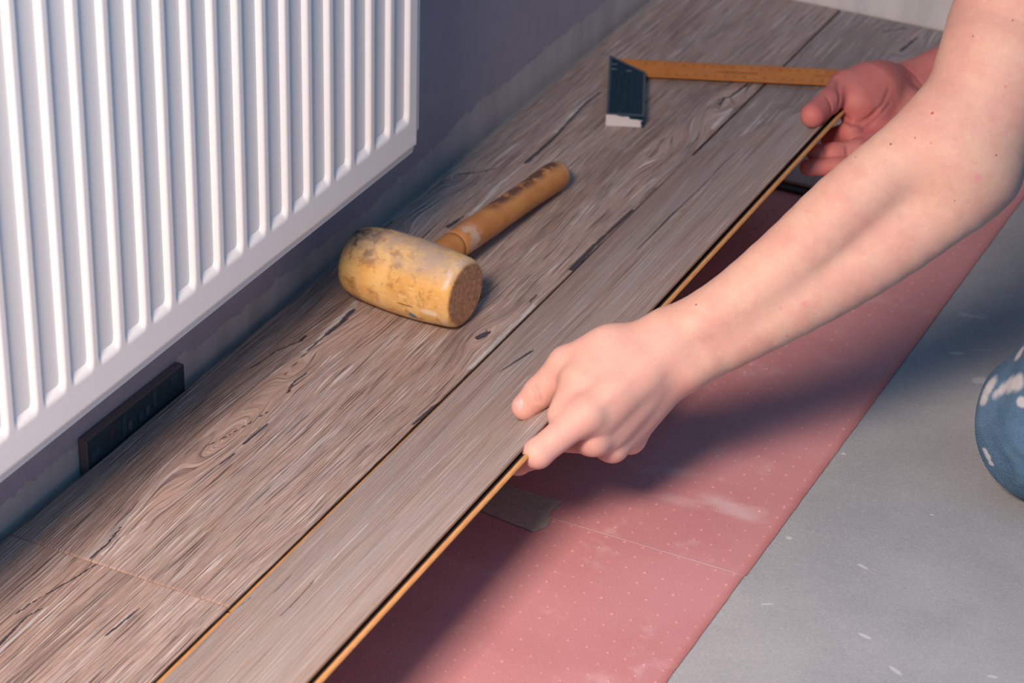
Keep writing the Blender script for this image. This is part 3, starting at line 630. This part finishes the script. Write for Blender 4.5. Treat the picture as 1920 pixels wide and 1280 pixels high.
def iso_mesh(name, f, lo, hi, h, B=8):
    """surface nets over a sparse set of blocks"""
    lo = np.array(lo, float); hi = np.array(hi, float); bs = B * h
    n = np.ceil((hi - lo) / bs).astype(int)
    G = np.stack(np.meshgrid(*[np.arange(k) for k in n], indexing='ij'), -1).reshape(-1, 3)
    c = lo + (G + 0.5) * bs; d = np.concatenate([f(c[i:i + 60000]) for i in range(0, len(c), 60000)])
    G = G[np.abs(d) < bs * 1.05 + 0.002]
    loc = np.stack(np.meshgrid(*[np.arange(B + 1)] * 3, indexing='ij'), -1).reshape(-1, 3)
    K = 1 << 20
    keys = []; pos = []; quads = []
    for s in range(0, len(G), 160):
        g = G[s:s + 160]
        I = g[:, None, :] * B + loc[None]; v = f((lo + I.reshape(-1, 3) * h)).reshape(len(g), B + 1, B + 1, B + 1)
        ok = (v.reshape(len(g), -1).min(1) < 0) & (v.reshape(len(g), -1).max(1) > 0)
        g = g[ok]; v = v[ok]
        if not len(g): continue
        ins = v < 0
        cnt = np.zeros((len(g), B, B, B)); acc = np.zeros((len(g), B, B, B, 3))
        sl = lambda a: slice(a, B + a)
        for ax in range(3):
            for p in (0, 1):
                for q in (0, 1):
                    o0 = [0, 0, 0]; oth = [k for k in range(3) if k != ax]; o0[oth[0]] = p; o0[oth[1]] = q
                    o1 = list(o0); o1[ax] = 1
                    a = v[:, sl(o0[0]), sl(o0[1]), sl(o0[2])]; b = v[:, sl(o1[0]), sl(o1[1]), sl(o1[2])]
                    m = (a < 0) != (b < 0); t = np.where(m, a / np.where(m, a - b, 1), 0)
                    cnt += m
                    for k in range(3): acc[..., k] += m * (o0[k] + (t if k == ax else 0))
        m = cnt > 0; idx = np.argwhere(m); cell = g[idx[:, 0]] * B + idx[:, 1:]
        keys.append(cell[:, 0].astype(np.int64) * K * K + cell[:, 1] * K + cell[:, 2])
        pos.append(lo + (cell + acc[m] / cnt[m][:, None]) * h)
        for ax in range(3):
            o1 = [0, 0, 0]; o1[ax] = 1; a = ins[:, :B, :B, :B]; b = ins[:, o1[0]:B + o1[0], o1[1]:B + o1[1], o1[2]:B + o1[2]]
            e = np.argwhere(a != b)
            if not len(e): continue
            flip = a[tuple(e.T)]; e0 = g[e[:, 0]] * B + e[:, 1:]
            u, w = [(1, 2), (2, 0), (0, 1)][ax]; du = np.zeros(3, int); dw = np.zeros(3, int); du[u] = 1; dw[w] = 1
            c4 = np.stack([e0 - du - dw, e0 - dw, e0, e0 - du], 1)
            c4[~flip] = c4[~flip][:, ::-1]
            quads.append(c4)
    keys = np.concatenate(keys); pos = np.concatenate(pos); q = np.concatenate(quads)
    srt = np.argsort(keys); ks = keys[srt]
    qk = q[..., 0].astype(np.int64) * K * K + q[..., 1] * K + q[..., 2]
    ii = np.searchsorted(ks, qk); ii = np.clip(ii, 0, len(ks) - 1); good = (ks[ii] == qk).all(1)
    return mesh_np(name, pos[srt], ii[good])

def trace(f, px, py, d0, d1):
    """points where the view rays of the given pixels meet the surface f"""
    px = np.asarray(px, float).ravel(); py = np.asarray(py, float).ravel()
    v = WV + RV * ((px - 960.0) / FPX)[:, None] - UV * ((py - 640.0) / FPX)[:, None]; t = np.full(len(px), d0); L = np.sqrt((v ** 2).sum(1))
    for _ in range(70): t = t + np.clip(f(CAM + v * t[:, None]), -0.01, 0.05) * 0.8 / L
    return CAM + v * t[:, None]
def grad(f, P, e=0.0006):
    g = np.stack([f(P + np.eye(3)[k] * e) - f(P - np.eye(3)[k] * e) for k in range(3)], 1)
    return g / (np.linalg.norm(g, axis=1, keepdims=True) + 1e-9)

# ------------------------------------------------------------------ person: arms and hands
def pts(ch): return [(J(*c[:3]), c[3]) for c in ch]
def forearm_chains(st, back):
    """stations (px, py, depth, half width): a core and two muscle strands side by side"""
    C = np.array([[s[0], s[1]] for s in st], float); T = np.gradient(C, axis=0); T /= np.linalg.norm(T, axis=1, keepdims=True)
    N = np.stack([-T[:, 1], T[:, 0]], 1); A, B, K = [], [], []
    for n_, ((x, y, d, h), nrm) in enumerate(zip(st, N)):
        f = (0.28, 0.29, 0.35, 0.43, 0.47, 0.45)[n_]; s = FPX / d; o = nrm * f * h * s
        A.append((J(x - o[0], y - o[1], d - 0.05 * h), (1 - f) * h)); B.append((J(x + o[0], y + o[1], d + 0.16 * h), (1 - f) * h)); K.append((J(x, y, d + back * h), 0.76 * h))
    return A, B, K
def spline(p, m=4):
    """Catmull-Rom resampling of a (xyz, r) strand, so radii flow without beads"""
    Q = np.array([np.append(a, r) for a, r in p]); Q = np.vstack([2 * Q[0] - Q[1], Q, 2 * Q[-1] - Q[-2]]); out = []
    for i in range(1, len(Q) - 2):
        for t in np.arange(m) / m:
            a, b, c, d = Q[i - 1:i + 3]; out.append(0.5 * (2 * b + (c - a) * t + (2 * a - 5 * b + 4 * c - d) * t * t + (3 * b - a - 3 * c + d) * t ** 3))
    out.append(Q[-2]); return [(q[:3], q[3]) for q in out]
FL = [(1280, 652, 1.905, 0.0312), (1385, 594, 1.903, 0.0338), (1510, 510, 1.900, 0.0412), (1616, 430, 1.898, 0.0476), (1722, 350, 1.897, 0.0500), (1800, 285, 1.898, 0.0490)]
FR = [(1716, 173, 2.462, 0.0310), (1800, 137, 2.470, 0.0330), (1920, 84, 2.480, 0.0420), (2040, 24, 2.490, 0.0470), (2150, -26, 2.498, 0.0460)]
LA, LB, LK = [spline(c, 3) for c in forearm_chains(FL, 0.42)]; RA, RB, RK = [spline(c, 2) for c in forearm_chains(FR, 0.2)]
L_ELB = J(1822, 262, 1.900); L_SH = np.array([0.645, 1.835, 0.600]); R_ELB = J(2165, -40, 2.500); R_SH = np.array([0.745, 2.110, 0.585])
L_UP = [(J(1800, 290, 1.900), 0.043), (J(1842, 205, 1.903), 0.0440), (J(1885, 110, 1.907), 0.0490), (J(1940, -5, 1.912), 0.0555), (L_SH, 0.060)]
L_UP = spline(L_UP, 3); L_MID = L_UP[9][0]
R_UP = [(R_ELB, 0.043), (0.5 * (R_ELB + R_SH), 0.051), (R_SH, 0.060)]
L_OLE = (J(1846, 326, 1.915), J(1800, 372, 1.912))
def hand(P, H, extra):
    palm = None
    for k in ('index', 'middle', 'ring', 'pinky'):
        p = pts(H[k])[:2]; c = cap(P, p[0][0], p[1][0], p[0][1], p[1][1]); palm = c if palm is None else smin(palm, c, 0.014)
    t = pts(H['thumb']); palm = smin(palm, cap(P, t[0][0], t[1][0], t[0][1], t[1][1]), 0.012)
    for a, b, ra, rb, k in extra: palm = smin(palm, cap(P, a, b, ra, rb), k)
    F = None
    for k in ('index', 'middle', 'ring', 'pinky'):
        c = chain(P, pts(H[k])[1:], 0.004); F = c if F is None else smin(F, c, 0.0016)
    th = chain(P, t[1:], 0.004)
    return smin(smin(palm, F, 0.0075), th, 0.0055)
def mid(a, b, t=0.5): return np.asarray(a) * (1 - t) + np.asarray(b) * t
def hand_extras(H, side):
    t = pts(H['thumb']); i = pts(H['index']); m = pts(H['middle']); r = pts(H['ring']); q = pts(H['pinky'])
    out = [(mid(t[0][0], t[1][0], 0.55), mid(i[0][0], i[1][0], 0.60), 0.0095, 0.0095, 0.012),
           (mid(t[0][0], t[1][0], 0.15), mid(i[0][0], i[1][0], 0.2), 0.0130, 0.0120, 0.014)]
    if side == 'L':
        out += [(J(1150, 651, 1.902), J(1243, 621, 1.903), 0.0125, 0.0140, 0.014), (J(1085, 715, 1.902), J(1140, 688, 1.896), 0.0120, 0.0150, 0.012),
                (J(1052, 778, 1.882), J(1084, 722, 1.894), 0.0105, 0.0132, 0.012)]
    if side == 'L':   # tendons and knuckles on the back of the hand
        tw = -WV
        for f, g in ((i, m), (m, r), (r, q)): out.append((mid(f[0][0], g[0][0]) + tw * 0.003, mid(f[1][0], g[1][0]) + tw * 0.0035 - (f[1][0] - f[0][0]) * 0.10, f[0][1] * 0.95, 0.5 * (f[1][1] + g[1][1]) * 0.92, 0.010))
        for f, rr in ((i, .0026), (m, .0034), (r, .0032), (q, .0030)):
            up = tw * (f[1][1] * 0.80); out.append((mid(f[0][0], f[1][0], 0.1) + tw * f[0][1] * 0.72, f[1][0] + up, rr * 0.9, rr, 0.006))
            out.append((f[1][0] + tw * 0.0035, mid(f[1][0], f[2][0], 0.08) + tw * 0.003, f[1][1] * 0.90, f[1][1] * 0.86, 0.004))
    else:             # ball of the thumb and heel of the palm
        out += [(J(1640, 170, 2.412), J(1606, 190, 2.395), 0.0245, 0.0195, 0.020), (J(1655, 172, 2.430), J(1625, 206, 2.404), 0.0200, 0.0165, 0.018),
                (J(1715, 205, 2.420), J(1700, 252, 2.405), 0.0170, 0.0140, 0.012)]
    return out
EXL = hand_extras(LH, 'L'); EXR = hand_extras(RH, 'R')
def seg2(P, A, B, w, dlo, dhi):
    pass
def groove(P, line, r, k, d):
    g = None
    for a, b in zip(line[:-1], line[1:]):
        c = cap(P, a, b, r, r); g = c if g is None else np.minimum(g, c)
    return -smin(-d, g, k)
def f_left0(P):
    fo = smin(smin(chain(P, LA, 0.001), chain(P, LB, 0.001), 0.007), chain(P, LK, 0.001), 0.008)
    fo = smin(fo, chain(P, L_UP, 0.001), 0.022); fo = smin(fo, cap(P, L_OLE[0], L_OLE[1], 0.0210, 0.0190), 0.015)
    fo = smin(fo, cap(P, J(1296, 690, 1.897), J(1316, 676, 1.897), 0.0085, 0.008), 0.014)      # ulna head
    return smin(fo, hand(P, LH, EXL), 0.014)
def f_right0(P):
    fo = smin(smin(chain(P, RA, 0.001), chain(P, RB, 0.001), 0.010), chain(P, RK, 0.001), 0.008)
    fo = smin(fo, chain(P, R_UP, 0.02), 0.022)
    return smin(fo, hand(P, RH, EXR), 0.014)
# creases are laid on the surface found under these pixels
GL = [trace(f_left0, *zip(*l), 1.6, 2.2) for l in ([(997, 727), (1003, 738), (1006, 752)], [(1004, 722), (1011, 736), (1015, 753)])]
GR = [trace(f_right0, *zip(*l), 2.1, 2.7) for l in ([(1569, 146), (1571, 162), (1575, 180), (1574, 196)], [(1552, 184), (1558, 194), (1560, 206)],
      [(1575, 208), (1584, 222), (1598, 231), (1614, 232), (1630, 223), (1646, 207)], [(1646, 206), (1658, 188), (1666, 168)], [(1628, 236), (1650, 215), (1668, 194)], [(1688, 132), (1702, 146), (1718, 168)], [(1698, 126), (1714, 140), (1728, 158)], [(1546, 278), (1545, 292)], [(1586, 275), (1588, 292)])]
def box_gate(P, f, lo, hi, far=0.3):
    lo = np.asarray(lo); hi = np.asarray(hi); e = np.sqrt((np.maximum(0, np.maximum(lo - P, P - hi)) ** 2).sum(1)); d = e + 0.02
    m = e < 0.03
    if m.any(): d[m] = f(P[m])
    return d
def f_left(P):
    d = f_left0(P)
    for g in GL: d = groove(P, g, 0.0006, 0.0022, d)
    return d
def f_right(P):
    d = f_right0(P)
    for n_, g in enumerate(GR): d = groove(P, g, 0.0022 if n_ == 2 else (0.0013 if n_ < 2 else 0.0006), 0.0034 if n_ < 3 else 0.0026, d)
    return d
HEADC = np.array([0.600, 1.945, 0.845])
def f_head(P):
    M = np.array(Matrix.Rotation(math.radians(38), 3, 'Y'))      # face tipped down towards the work, looking along -X
    q = (P - HEADC) @ M.T if False else (P - HEADC) @ M
    d = ell(q, (0, 0, 0.02), (0.098, 0.078, 0.105)); d = smin(d, ell(q, (-0.030, 0, -0.045), (0.062, 0.060, 0.078)), 0.04)
    d = smin(d, cap(q, (-0.098, 0, 0.004), (-0.114, 0, -0.030), 0.008, 0.013), 0.012)
    for s in (-1, 1):
        d = -smin(-d, ball(q, (-0.100, s * 0.032, 0.006), 0.015), 0.012); d = smin(d, ball(q, (-0.080, s * 0.032, 0.004), 0.0135), 0.004)
        d = smin(d, ell(q, (0.008, s * 0.079, -0.008), (0.017, 0.007, 0.031)), 0.006)
    d = smin(d, cap(q, (-0.086, -0.020, -0.062), (-0.086, 0.020, -0.062), 0.0075, 0.0075), 0.006)
    d = -smin(-d, cap(q, (-0.097, -0.022, -0.062), (-0.097, 0.022, -0.062), 0.0012, 0.0012), 0.003)
    nk = np.array([0.745, 1.945, 0.700]); d = smin(d, cap(P, HEADC + np.array([0.05, 0, -0.06]), nk, 0.056, 0.060), 0.03)
    yoke = smin(cap(P, nk, L_SH + np.array([0.01, 0.02, 0]), 0.050, 0.045), cap(P, nk, R_SH + np.array([0.01, -0.02, 0]), 0.050, 0.045), 0.03)
    return smin(d, yoke, 0.03)
def f_body(P):
    a = box_gate(P, f_left, (0.28, 1.38, 0.03), (0.80, 1.88, 0.68)); b = box_gate(P, f_right, (0.28, 2.00, 0.02), (0.84, 2.30, 0.68)); c = box_gate(P, f_head, (0.44, 1.70, 0.52), (0.86, 2.20, 1.00))
    return smin(smin(a, c, 0.02), b, 0.02)

def skin_material(moles):
    t = NT('skin'); o = t.obj(); a = t.noise(o, 26, 4); b = t.noise(o, 150, 4, 0.65); c = t.noise(o, 700, 3, 0.7); e = t.voro(o, 900)
    col = t.mix(t.ramp(a, 0.35, 0.68), (0.655, 0.385, 0.285), (0.625, 0.322, 0.252))
    col = t.mix(t.ramp(b, 0.55, 0.75, 0, 0.30), col, (0.60, 0.25, 0.20)); col = t.mix(t.ramp(b, 0.42, 0.28, 0, 0.25), col, (0.78, 0.53, 0.41))
    col = t.mix(t.ramp(c, 0.58, 0.72, 0, 0.30), col, (0.48, 0.22, 0.17)); col = t.mix(t.ramp(t.noise(o, 55, 5, 0.7), 0.45, 0.62, 0, 0.32), col, (0.56, 0.26, 0.20))
    col = t.mix(t.math('MULTIPLY', t.attr('hand'), 0.55), col, (0.69, 0.36, 0.30))
    col = t.mix(t.math('MULTIPLY', t.attr('palm'), t.ramp(a, 0.3, 0.7, 0.75, 1.0)), col, (0.56, 0.150, 0.135))
    col = t.mix(t.math('MULTIPLY', t.attr('crease'), 0.75), col, (0.27, 0.095, 0.085))
    for p, r, q in moles:
        nd = t.n('ShaderNodeVectorMath', operation='DISTANCE'); t.put(nd.inputs[0], o); nd.inputs[1].default_value = tuple(p)
        col = t.mix(t.ramp(nd.outputs['Value'], r, r * 0.35, 0, 0.85), col, q)
    h = t.math('ADD', t.math('MULTIPLY', c, 0.5), t.math('MULTIPLY', e, 0.5)); h = t.math('ADD', h, t.math('MULTIPLY', b, 0.8))
    t.b.inputs['Subsurface Weight'].default_value = 0.12; t.b.inputs['Subsurface Radius'].default_value = (1.0, 0.35, 0.2); t.b.inputs['Subsurface Scale'].default_value = 0.006
    return t.done(col, 0.60, t.bump(h, 0.16, 0.0010), Specular_IOR_Level=0.35)

def person():
    root = empty('person', (0.655, 1.735, ZF), 'person in paint smudged jeans kneeling and holding the lifted plank with both bare hands', 'person')
    def own(o): o.parent = root; o.matrix_parent_inverse = Matrix.Translation(root.location).inverted(); return o
    me = iso_mesh('body', f_body, (0.27, 1.36, 0.02), (0.90, 2.34, 1.02), VOX)
    V = np.empty(len(me.vertices) * 3, np.float32); me.vertices.foreach_get('co', V); V = V.reshape(-1, 3).astype(float)
    def sm(a, b, x): q = np.clip((x - a) / (b - a), 0, 1); return q * q * (3 - 2 * q)
    # hand redness and palm tone; creases darkened with painted-in shade; stored per vertex
    hl = np.minimum.reduce([cap(V, p[k][0], p[k + 1][0], 0, 0) for p in (pts(LH[x]) for x in LH) for k in range(3)])
    hr = np.minimum.reduce([cap(V, p[k][0], p[k + 1][0], 0, 0) for p in (pts(RH[x]) for x in RH) for k in range(3)])
    fattr(me, 'hand', np.maximum(sm(0.035, 0.016, hl), sm(0.05, 0.02, hr)))
    palm = sm(0.062, 0.034, hr) * sm(0.46, 0.405, V[:, 0]); fattr(me, 'palm', palm)
    tipsL = np.minimum.reduce([ball(V, pts(LH[x])[3][0], 0) for x in LH])
    cr = np.zeros(len(V))
    for g in GL + GR:
        d = np.minimum.reduce([cap(V, a, b, 0, 0) for a, b in zip(g[:-1], g[1:])]); cr = np.maximum(cr, sm(0.0021, 0.0006, d) * (0.7 if g is not GL[0] and g is not GL[1] else 0.28))
    fattr(me, 'crease', cr)
    spots = [((1748, 212), .0018, (.45, .07, .06)), ((1670, 270), .0013, (.16, .06, .04)), ((1716, 258), .0009, (.2, .08, .06)), ((1868, 291), .0011, (.30, .05, .04)), ((1746, 268), .0016, (.62, .2, .18)), ((1824, 68), .0010, (.3, .07, .06)), ((1840, 70), .0016, (.68, .28, .22)),
             ((1899, 38), .0011, (.4, .08, .07)), ((1885, 162), .0014, (.62, .22, .16)), ((1305, 571), .0013, (.25, .10, .07)), ((1464, 577), .0022, (.68, .28, .25)), ((1508, 569), .0030, (.66, .26, .24)), ((1834, 333), .0040, (.68, .27, .26)), ((1790, 376), .0008, (.3, .1, .08)), ((1604, 294), .0009, (.22, .1, .07)), ((1476, 630), .0016, (.6, .2, .18))]
    moles = [(trace(f_left, [q[0]], [q[1]], 1.6, 2.2)[0], r, c) for q, r, c in spots]
    body = own(link('body', me, skin_material(moles), None, True))
    # thumbnails follow the skin they grow from
    t = NT('nail'); n = t.noise(t.obj(), 300, 3); MN = t.done(t.mix(t.ramp(n, .35, .7), (0.66, 0.37, 0.33), (0.70, 0.44, 0.39)), 0.45)
    def nail(f, quad, d0, d1):
        N = 11; u, v = np.meshgrid(np.linspace(0, 1, N), np.linspace(0, 1, N), indexing='ij'); q = np.array(quad, float)
        # round the corners of the unit square
        uu, vv = u * 2 - 1, v * 2 - 1; r = np.maximum(np.abs(uu), np.abs(vv)) / (np.sqrt(uu ** 2 + vv ** 2) + 1e-9); r = 1 - 0.55 * (1 - r) * np.maximum(np.abs(uu), np.abs(vv)); u, v = (uu * r + 1) / 2, (vv * r + 1) / 2
        X = (q[0] * (1 - u[..., None]) + q[1] * u[..., None]) * (1 - v[..., None]) + (q[3] * (1 - u[..., None]) + q[2] * u[..., None]) * v[..., None]
        P = trace(f, X[..., 0], X[..., 1], d0, d1); g = grad(f, P); e = np.minimum(np.minimum(u, 1 - u), np.minimum(v, 1 - v)).ravel()
        P2 = P + g * (0.0007 * np.clip(e / 0.12, 0, 1) - 0.0003)[:, None]
        m = mesh_np('nail', P2, grid_quads(N, N)); o = link('thumbnail', m, MN, body, True); return o
    nail(f_left, [(960.5, 755), (978, 743), (982.5, 762), (974.5, 774.5)], 1.7, 2.1)
    # trousers
    jeans_knee = np.array([0.669, 1.737, 0.0535])
    JL = [(jeans_knee, 0.0630), (np.array([0.775, 1.768, 0.190]), 0.086), (np.array([0.985, 1.80, 0.36]), 0.098)]
    JS = [(jeans_knee + np.array([0.02, 0.0, -0.002]), 0.0610), (np.array([0.80, 1.745, 0.058]), 0.064), (np.array([1.06, 1.75, 0.050]), 0.056)]
    JR = [(np.array([0.715, 2.12, 0.0555]), 0.0640), (np.array([0.84, 2.09, 0.185]), 0.078), (np.array([0.985, 2.06, 0.36]), 0.098)]
    JT = [(np.array([0.735, 2.12, 0.0535]), 0.0610), (np.array([0.86, 2.13, 0.058]), 0.064), (np.array([1.12, 2.13, 0.050]), 0.056)]
    def f_j(P):
        d = smin(chain(P, JL, 0.03), chain(P, JS, 0.03), 0.012); e = smin(chain(P, JR, 0.03), chain(P, JT, 0.03), 0.012)
        d = smin(smin(d, e, 0.04), cap(P, (0.995, 1.84, 0.375), (0.995, 2.03, 0.375), 0.125, 0.125), 0.04)
        near = np.exp(-((P - (jeans_knee + np.array([0.035, -0.055, -0.012]))) ** 2).sum(1) / 0.045 ** 2)
        s = P[:, 0] * 0.8 + P[:, 2] * 0.55 + 0.008 * np.sin(P[:, 2] * 110)
        d = d + near * 0.0030 * np.sin(s * 330 + 1.2) + 0.0014 * np.sin(P[:, 0] * 95 + P[:, 2] * 60 + 2 * np.sin(P[:, 1] * 50)) * np.clip((P[:, 2] + 0.01) / 0.03, 0, 1)
        return np.maximum(d, (ZF + 0.0006) - P[:, 2])
    mj = iso_mesh('jeans', f_j, (0.56, 1.62, -0.03), (1.22, 2.30, 0.56), 0.0030)
    t = NT('denim'); o = t.obj(); X, Y, Z = t.sep(o)[0:3]; a = t.noise(o, 30, 5, .65); b = t.noise(o, 14, 4); c = t.noise(o, 900, 3, .7)
    w = t.n('ShaderNodeTexWave', wave_type='BANDS', bands_direction='DIAGONAL'); t.put(w.inputs[0], o); w.inputs['Scale'].default_value = 330; w.inputs['Distortion'].default_value = 2.5; w.inputs['Detail'].default_value = 2; w.inputs['Detail Scale'].default_value = 1.2
    wv = w.outputs['Fac']
    col = t.mix(t.ramp(a, .35, .65), (0.014, 0.082, 0.170), (0.048, 0.140, 0.240)); col = t.mix(t.math('MULTIPLY', t.math('MULTIPLY', wv, c), 0.70), col, (0.33, 0.42, 0.51)); col = t.mix(t.ramp(c, .35, .2, 0, .5), col, (0.03, 0.06, 0.11))
    sm_ = [(1843, 748, .0085), (1849, 734, .010), (1857, 722, .009), (1868, 738, .0075), (1880, 729, .0085), (1893, 722, .0095), (1906, 718, .0085), (1914, 752, .005), (1848, 846, .003), (1853, 857, .0035), (1858, 868, .003), (1912, 662, .008), (1866, 676, .004)]
    for p, r in zip(trace(f_j, [v[0] for v in sm_], [v[1] for v in sm_], 1.7, 2.4), [v[2] for v in sm_]):
        nd = t.n('ShaderNodeVectorMath', operation='DISTANCE'); t.put(nd.inputs[0], o); nd.inputs[1].default_value = tuple(p)
        wob = t.math('MULTIPLY_ADD', t.math('SUBTRACT', a, 0.5), 0.014, nd.outputs['Value'])
        col = t.mix(t.ramp(wob, r, r * 0.35, 0, 0.75), col, (0.66, 0.63, 0.62))
    own(link('jeans', mj, t.done(col, 0.8, t.bump(t.math('ADD', wv, c), 0.5, 0.0012)), None, True))
    for a, b, c in (((1.075, 1.75, 0.056), (1.125, 1.75, 0.060), (1.185, 1.752, 0.040)), ((1.135, 2.13, 0.056), (1.185, 2.13, 0.060), (1.245, 2.132, 0.040))):
        f_b = lambda P, a=a, b=b, c=c: np.maximum(smin(cap(P, a, b, 0.050, 0.048), cap(P, b, c, 0.048, 0.046), 0.02), (ZF + 0.0006) - P[:, 2])
        own(link('work_shoe', iso_mesh('shoe', f_b, np.array(a) - 0.08, np.array(c) + 0.08, 0.005), plain('brown_leather', (0.11, 0.065, 0.04), 0.6), None, True))
    # shirt over the trunk, sleeves end above the frame
    def f_s(P):
        d = smin(cap(P, (0.985, 1.87, 0.44), (0.985, 2.01, 0.44), 0.125, 0.125), cap(P, (0.80, 1.86, 0.585), (0.80, 2.03, 0.585), 0.112, 0.112), 0.10)
        for sh, up in ((L_SH, L_MID), (R_SH, 0.5 * (R_ELB + R_SH))):
            d = smin(d, cap(P, sh + np.array([0.01, 0, 0.005]), mid(sh, up, 0.70), 0.080, 0.074), 0.05)
        d = d + 0.002 * np.sin(P[:, 2] * 60 + 3 * np.sin(P[:, 1] * 30))
        for sh, up in ((L_SH, L_MID), (R_SH, 0.5 * (R_ELB + R_SH))):      # open, straight cut sleeves
            ax = (up - sh) / np.linalg.norm(up - sh); ln = np.linalg.norm(up - sh); u = (P - sh) @ ax
            near = np.sqrt(((P - sh - u[:, None] * ax) ** 2).sum(1)) - 0.11
            d = np.maximum(d, np.minimum(u - 0.62 * ln, -near)); d = np.maximum(d, -np.maximum(cap(P, sh, sh + ax * ln * 1.3, 0.0615, 0.0640), 0.25 * ln - u))
        return np.maximum(d, -(ball(P, (0.735, 1.945, 0.74), 0.075)))
    ms = iso_mesh('shirt', f_s, (0.56, 1.62, 0.26), (1.16, 2.30, 0.82), 0.006)
    own(link('shirt', ms, plain('grey_jersey', (0.16, 0.17, 0.20), 0.9), None, True))
    def f_h(P):
        M = np.array(Matrix.Rotation(math.radians(38), 3, 'Y')); q = (P - HEADC) @ M
        d = ell(q, (0.006, 0, 0.030), (0.103, 0.085, 0.110)); d = -smin(-d, -(q[:, 0] * 0.75 + q[:, 2] * 0.66 - 0.012), 0.01)
        return d + 0.0025 * np.sin(q[:, 0] * 260 + 4 * np.sin(q[:, 1] * 60))
    mh = iso_mesh('hair', f_h, HEADC - 0.16, HEADC + 0.16, 0.005)
    own(link('hair', mh, plain('brown_hair', (0.06, 0.04, 0.03), 0.6), None, True))
VOX = 0.0015
person()
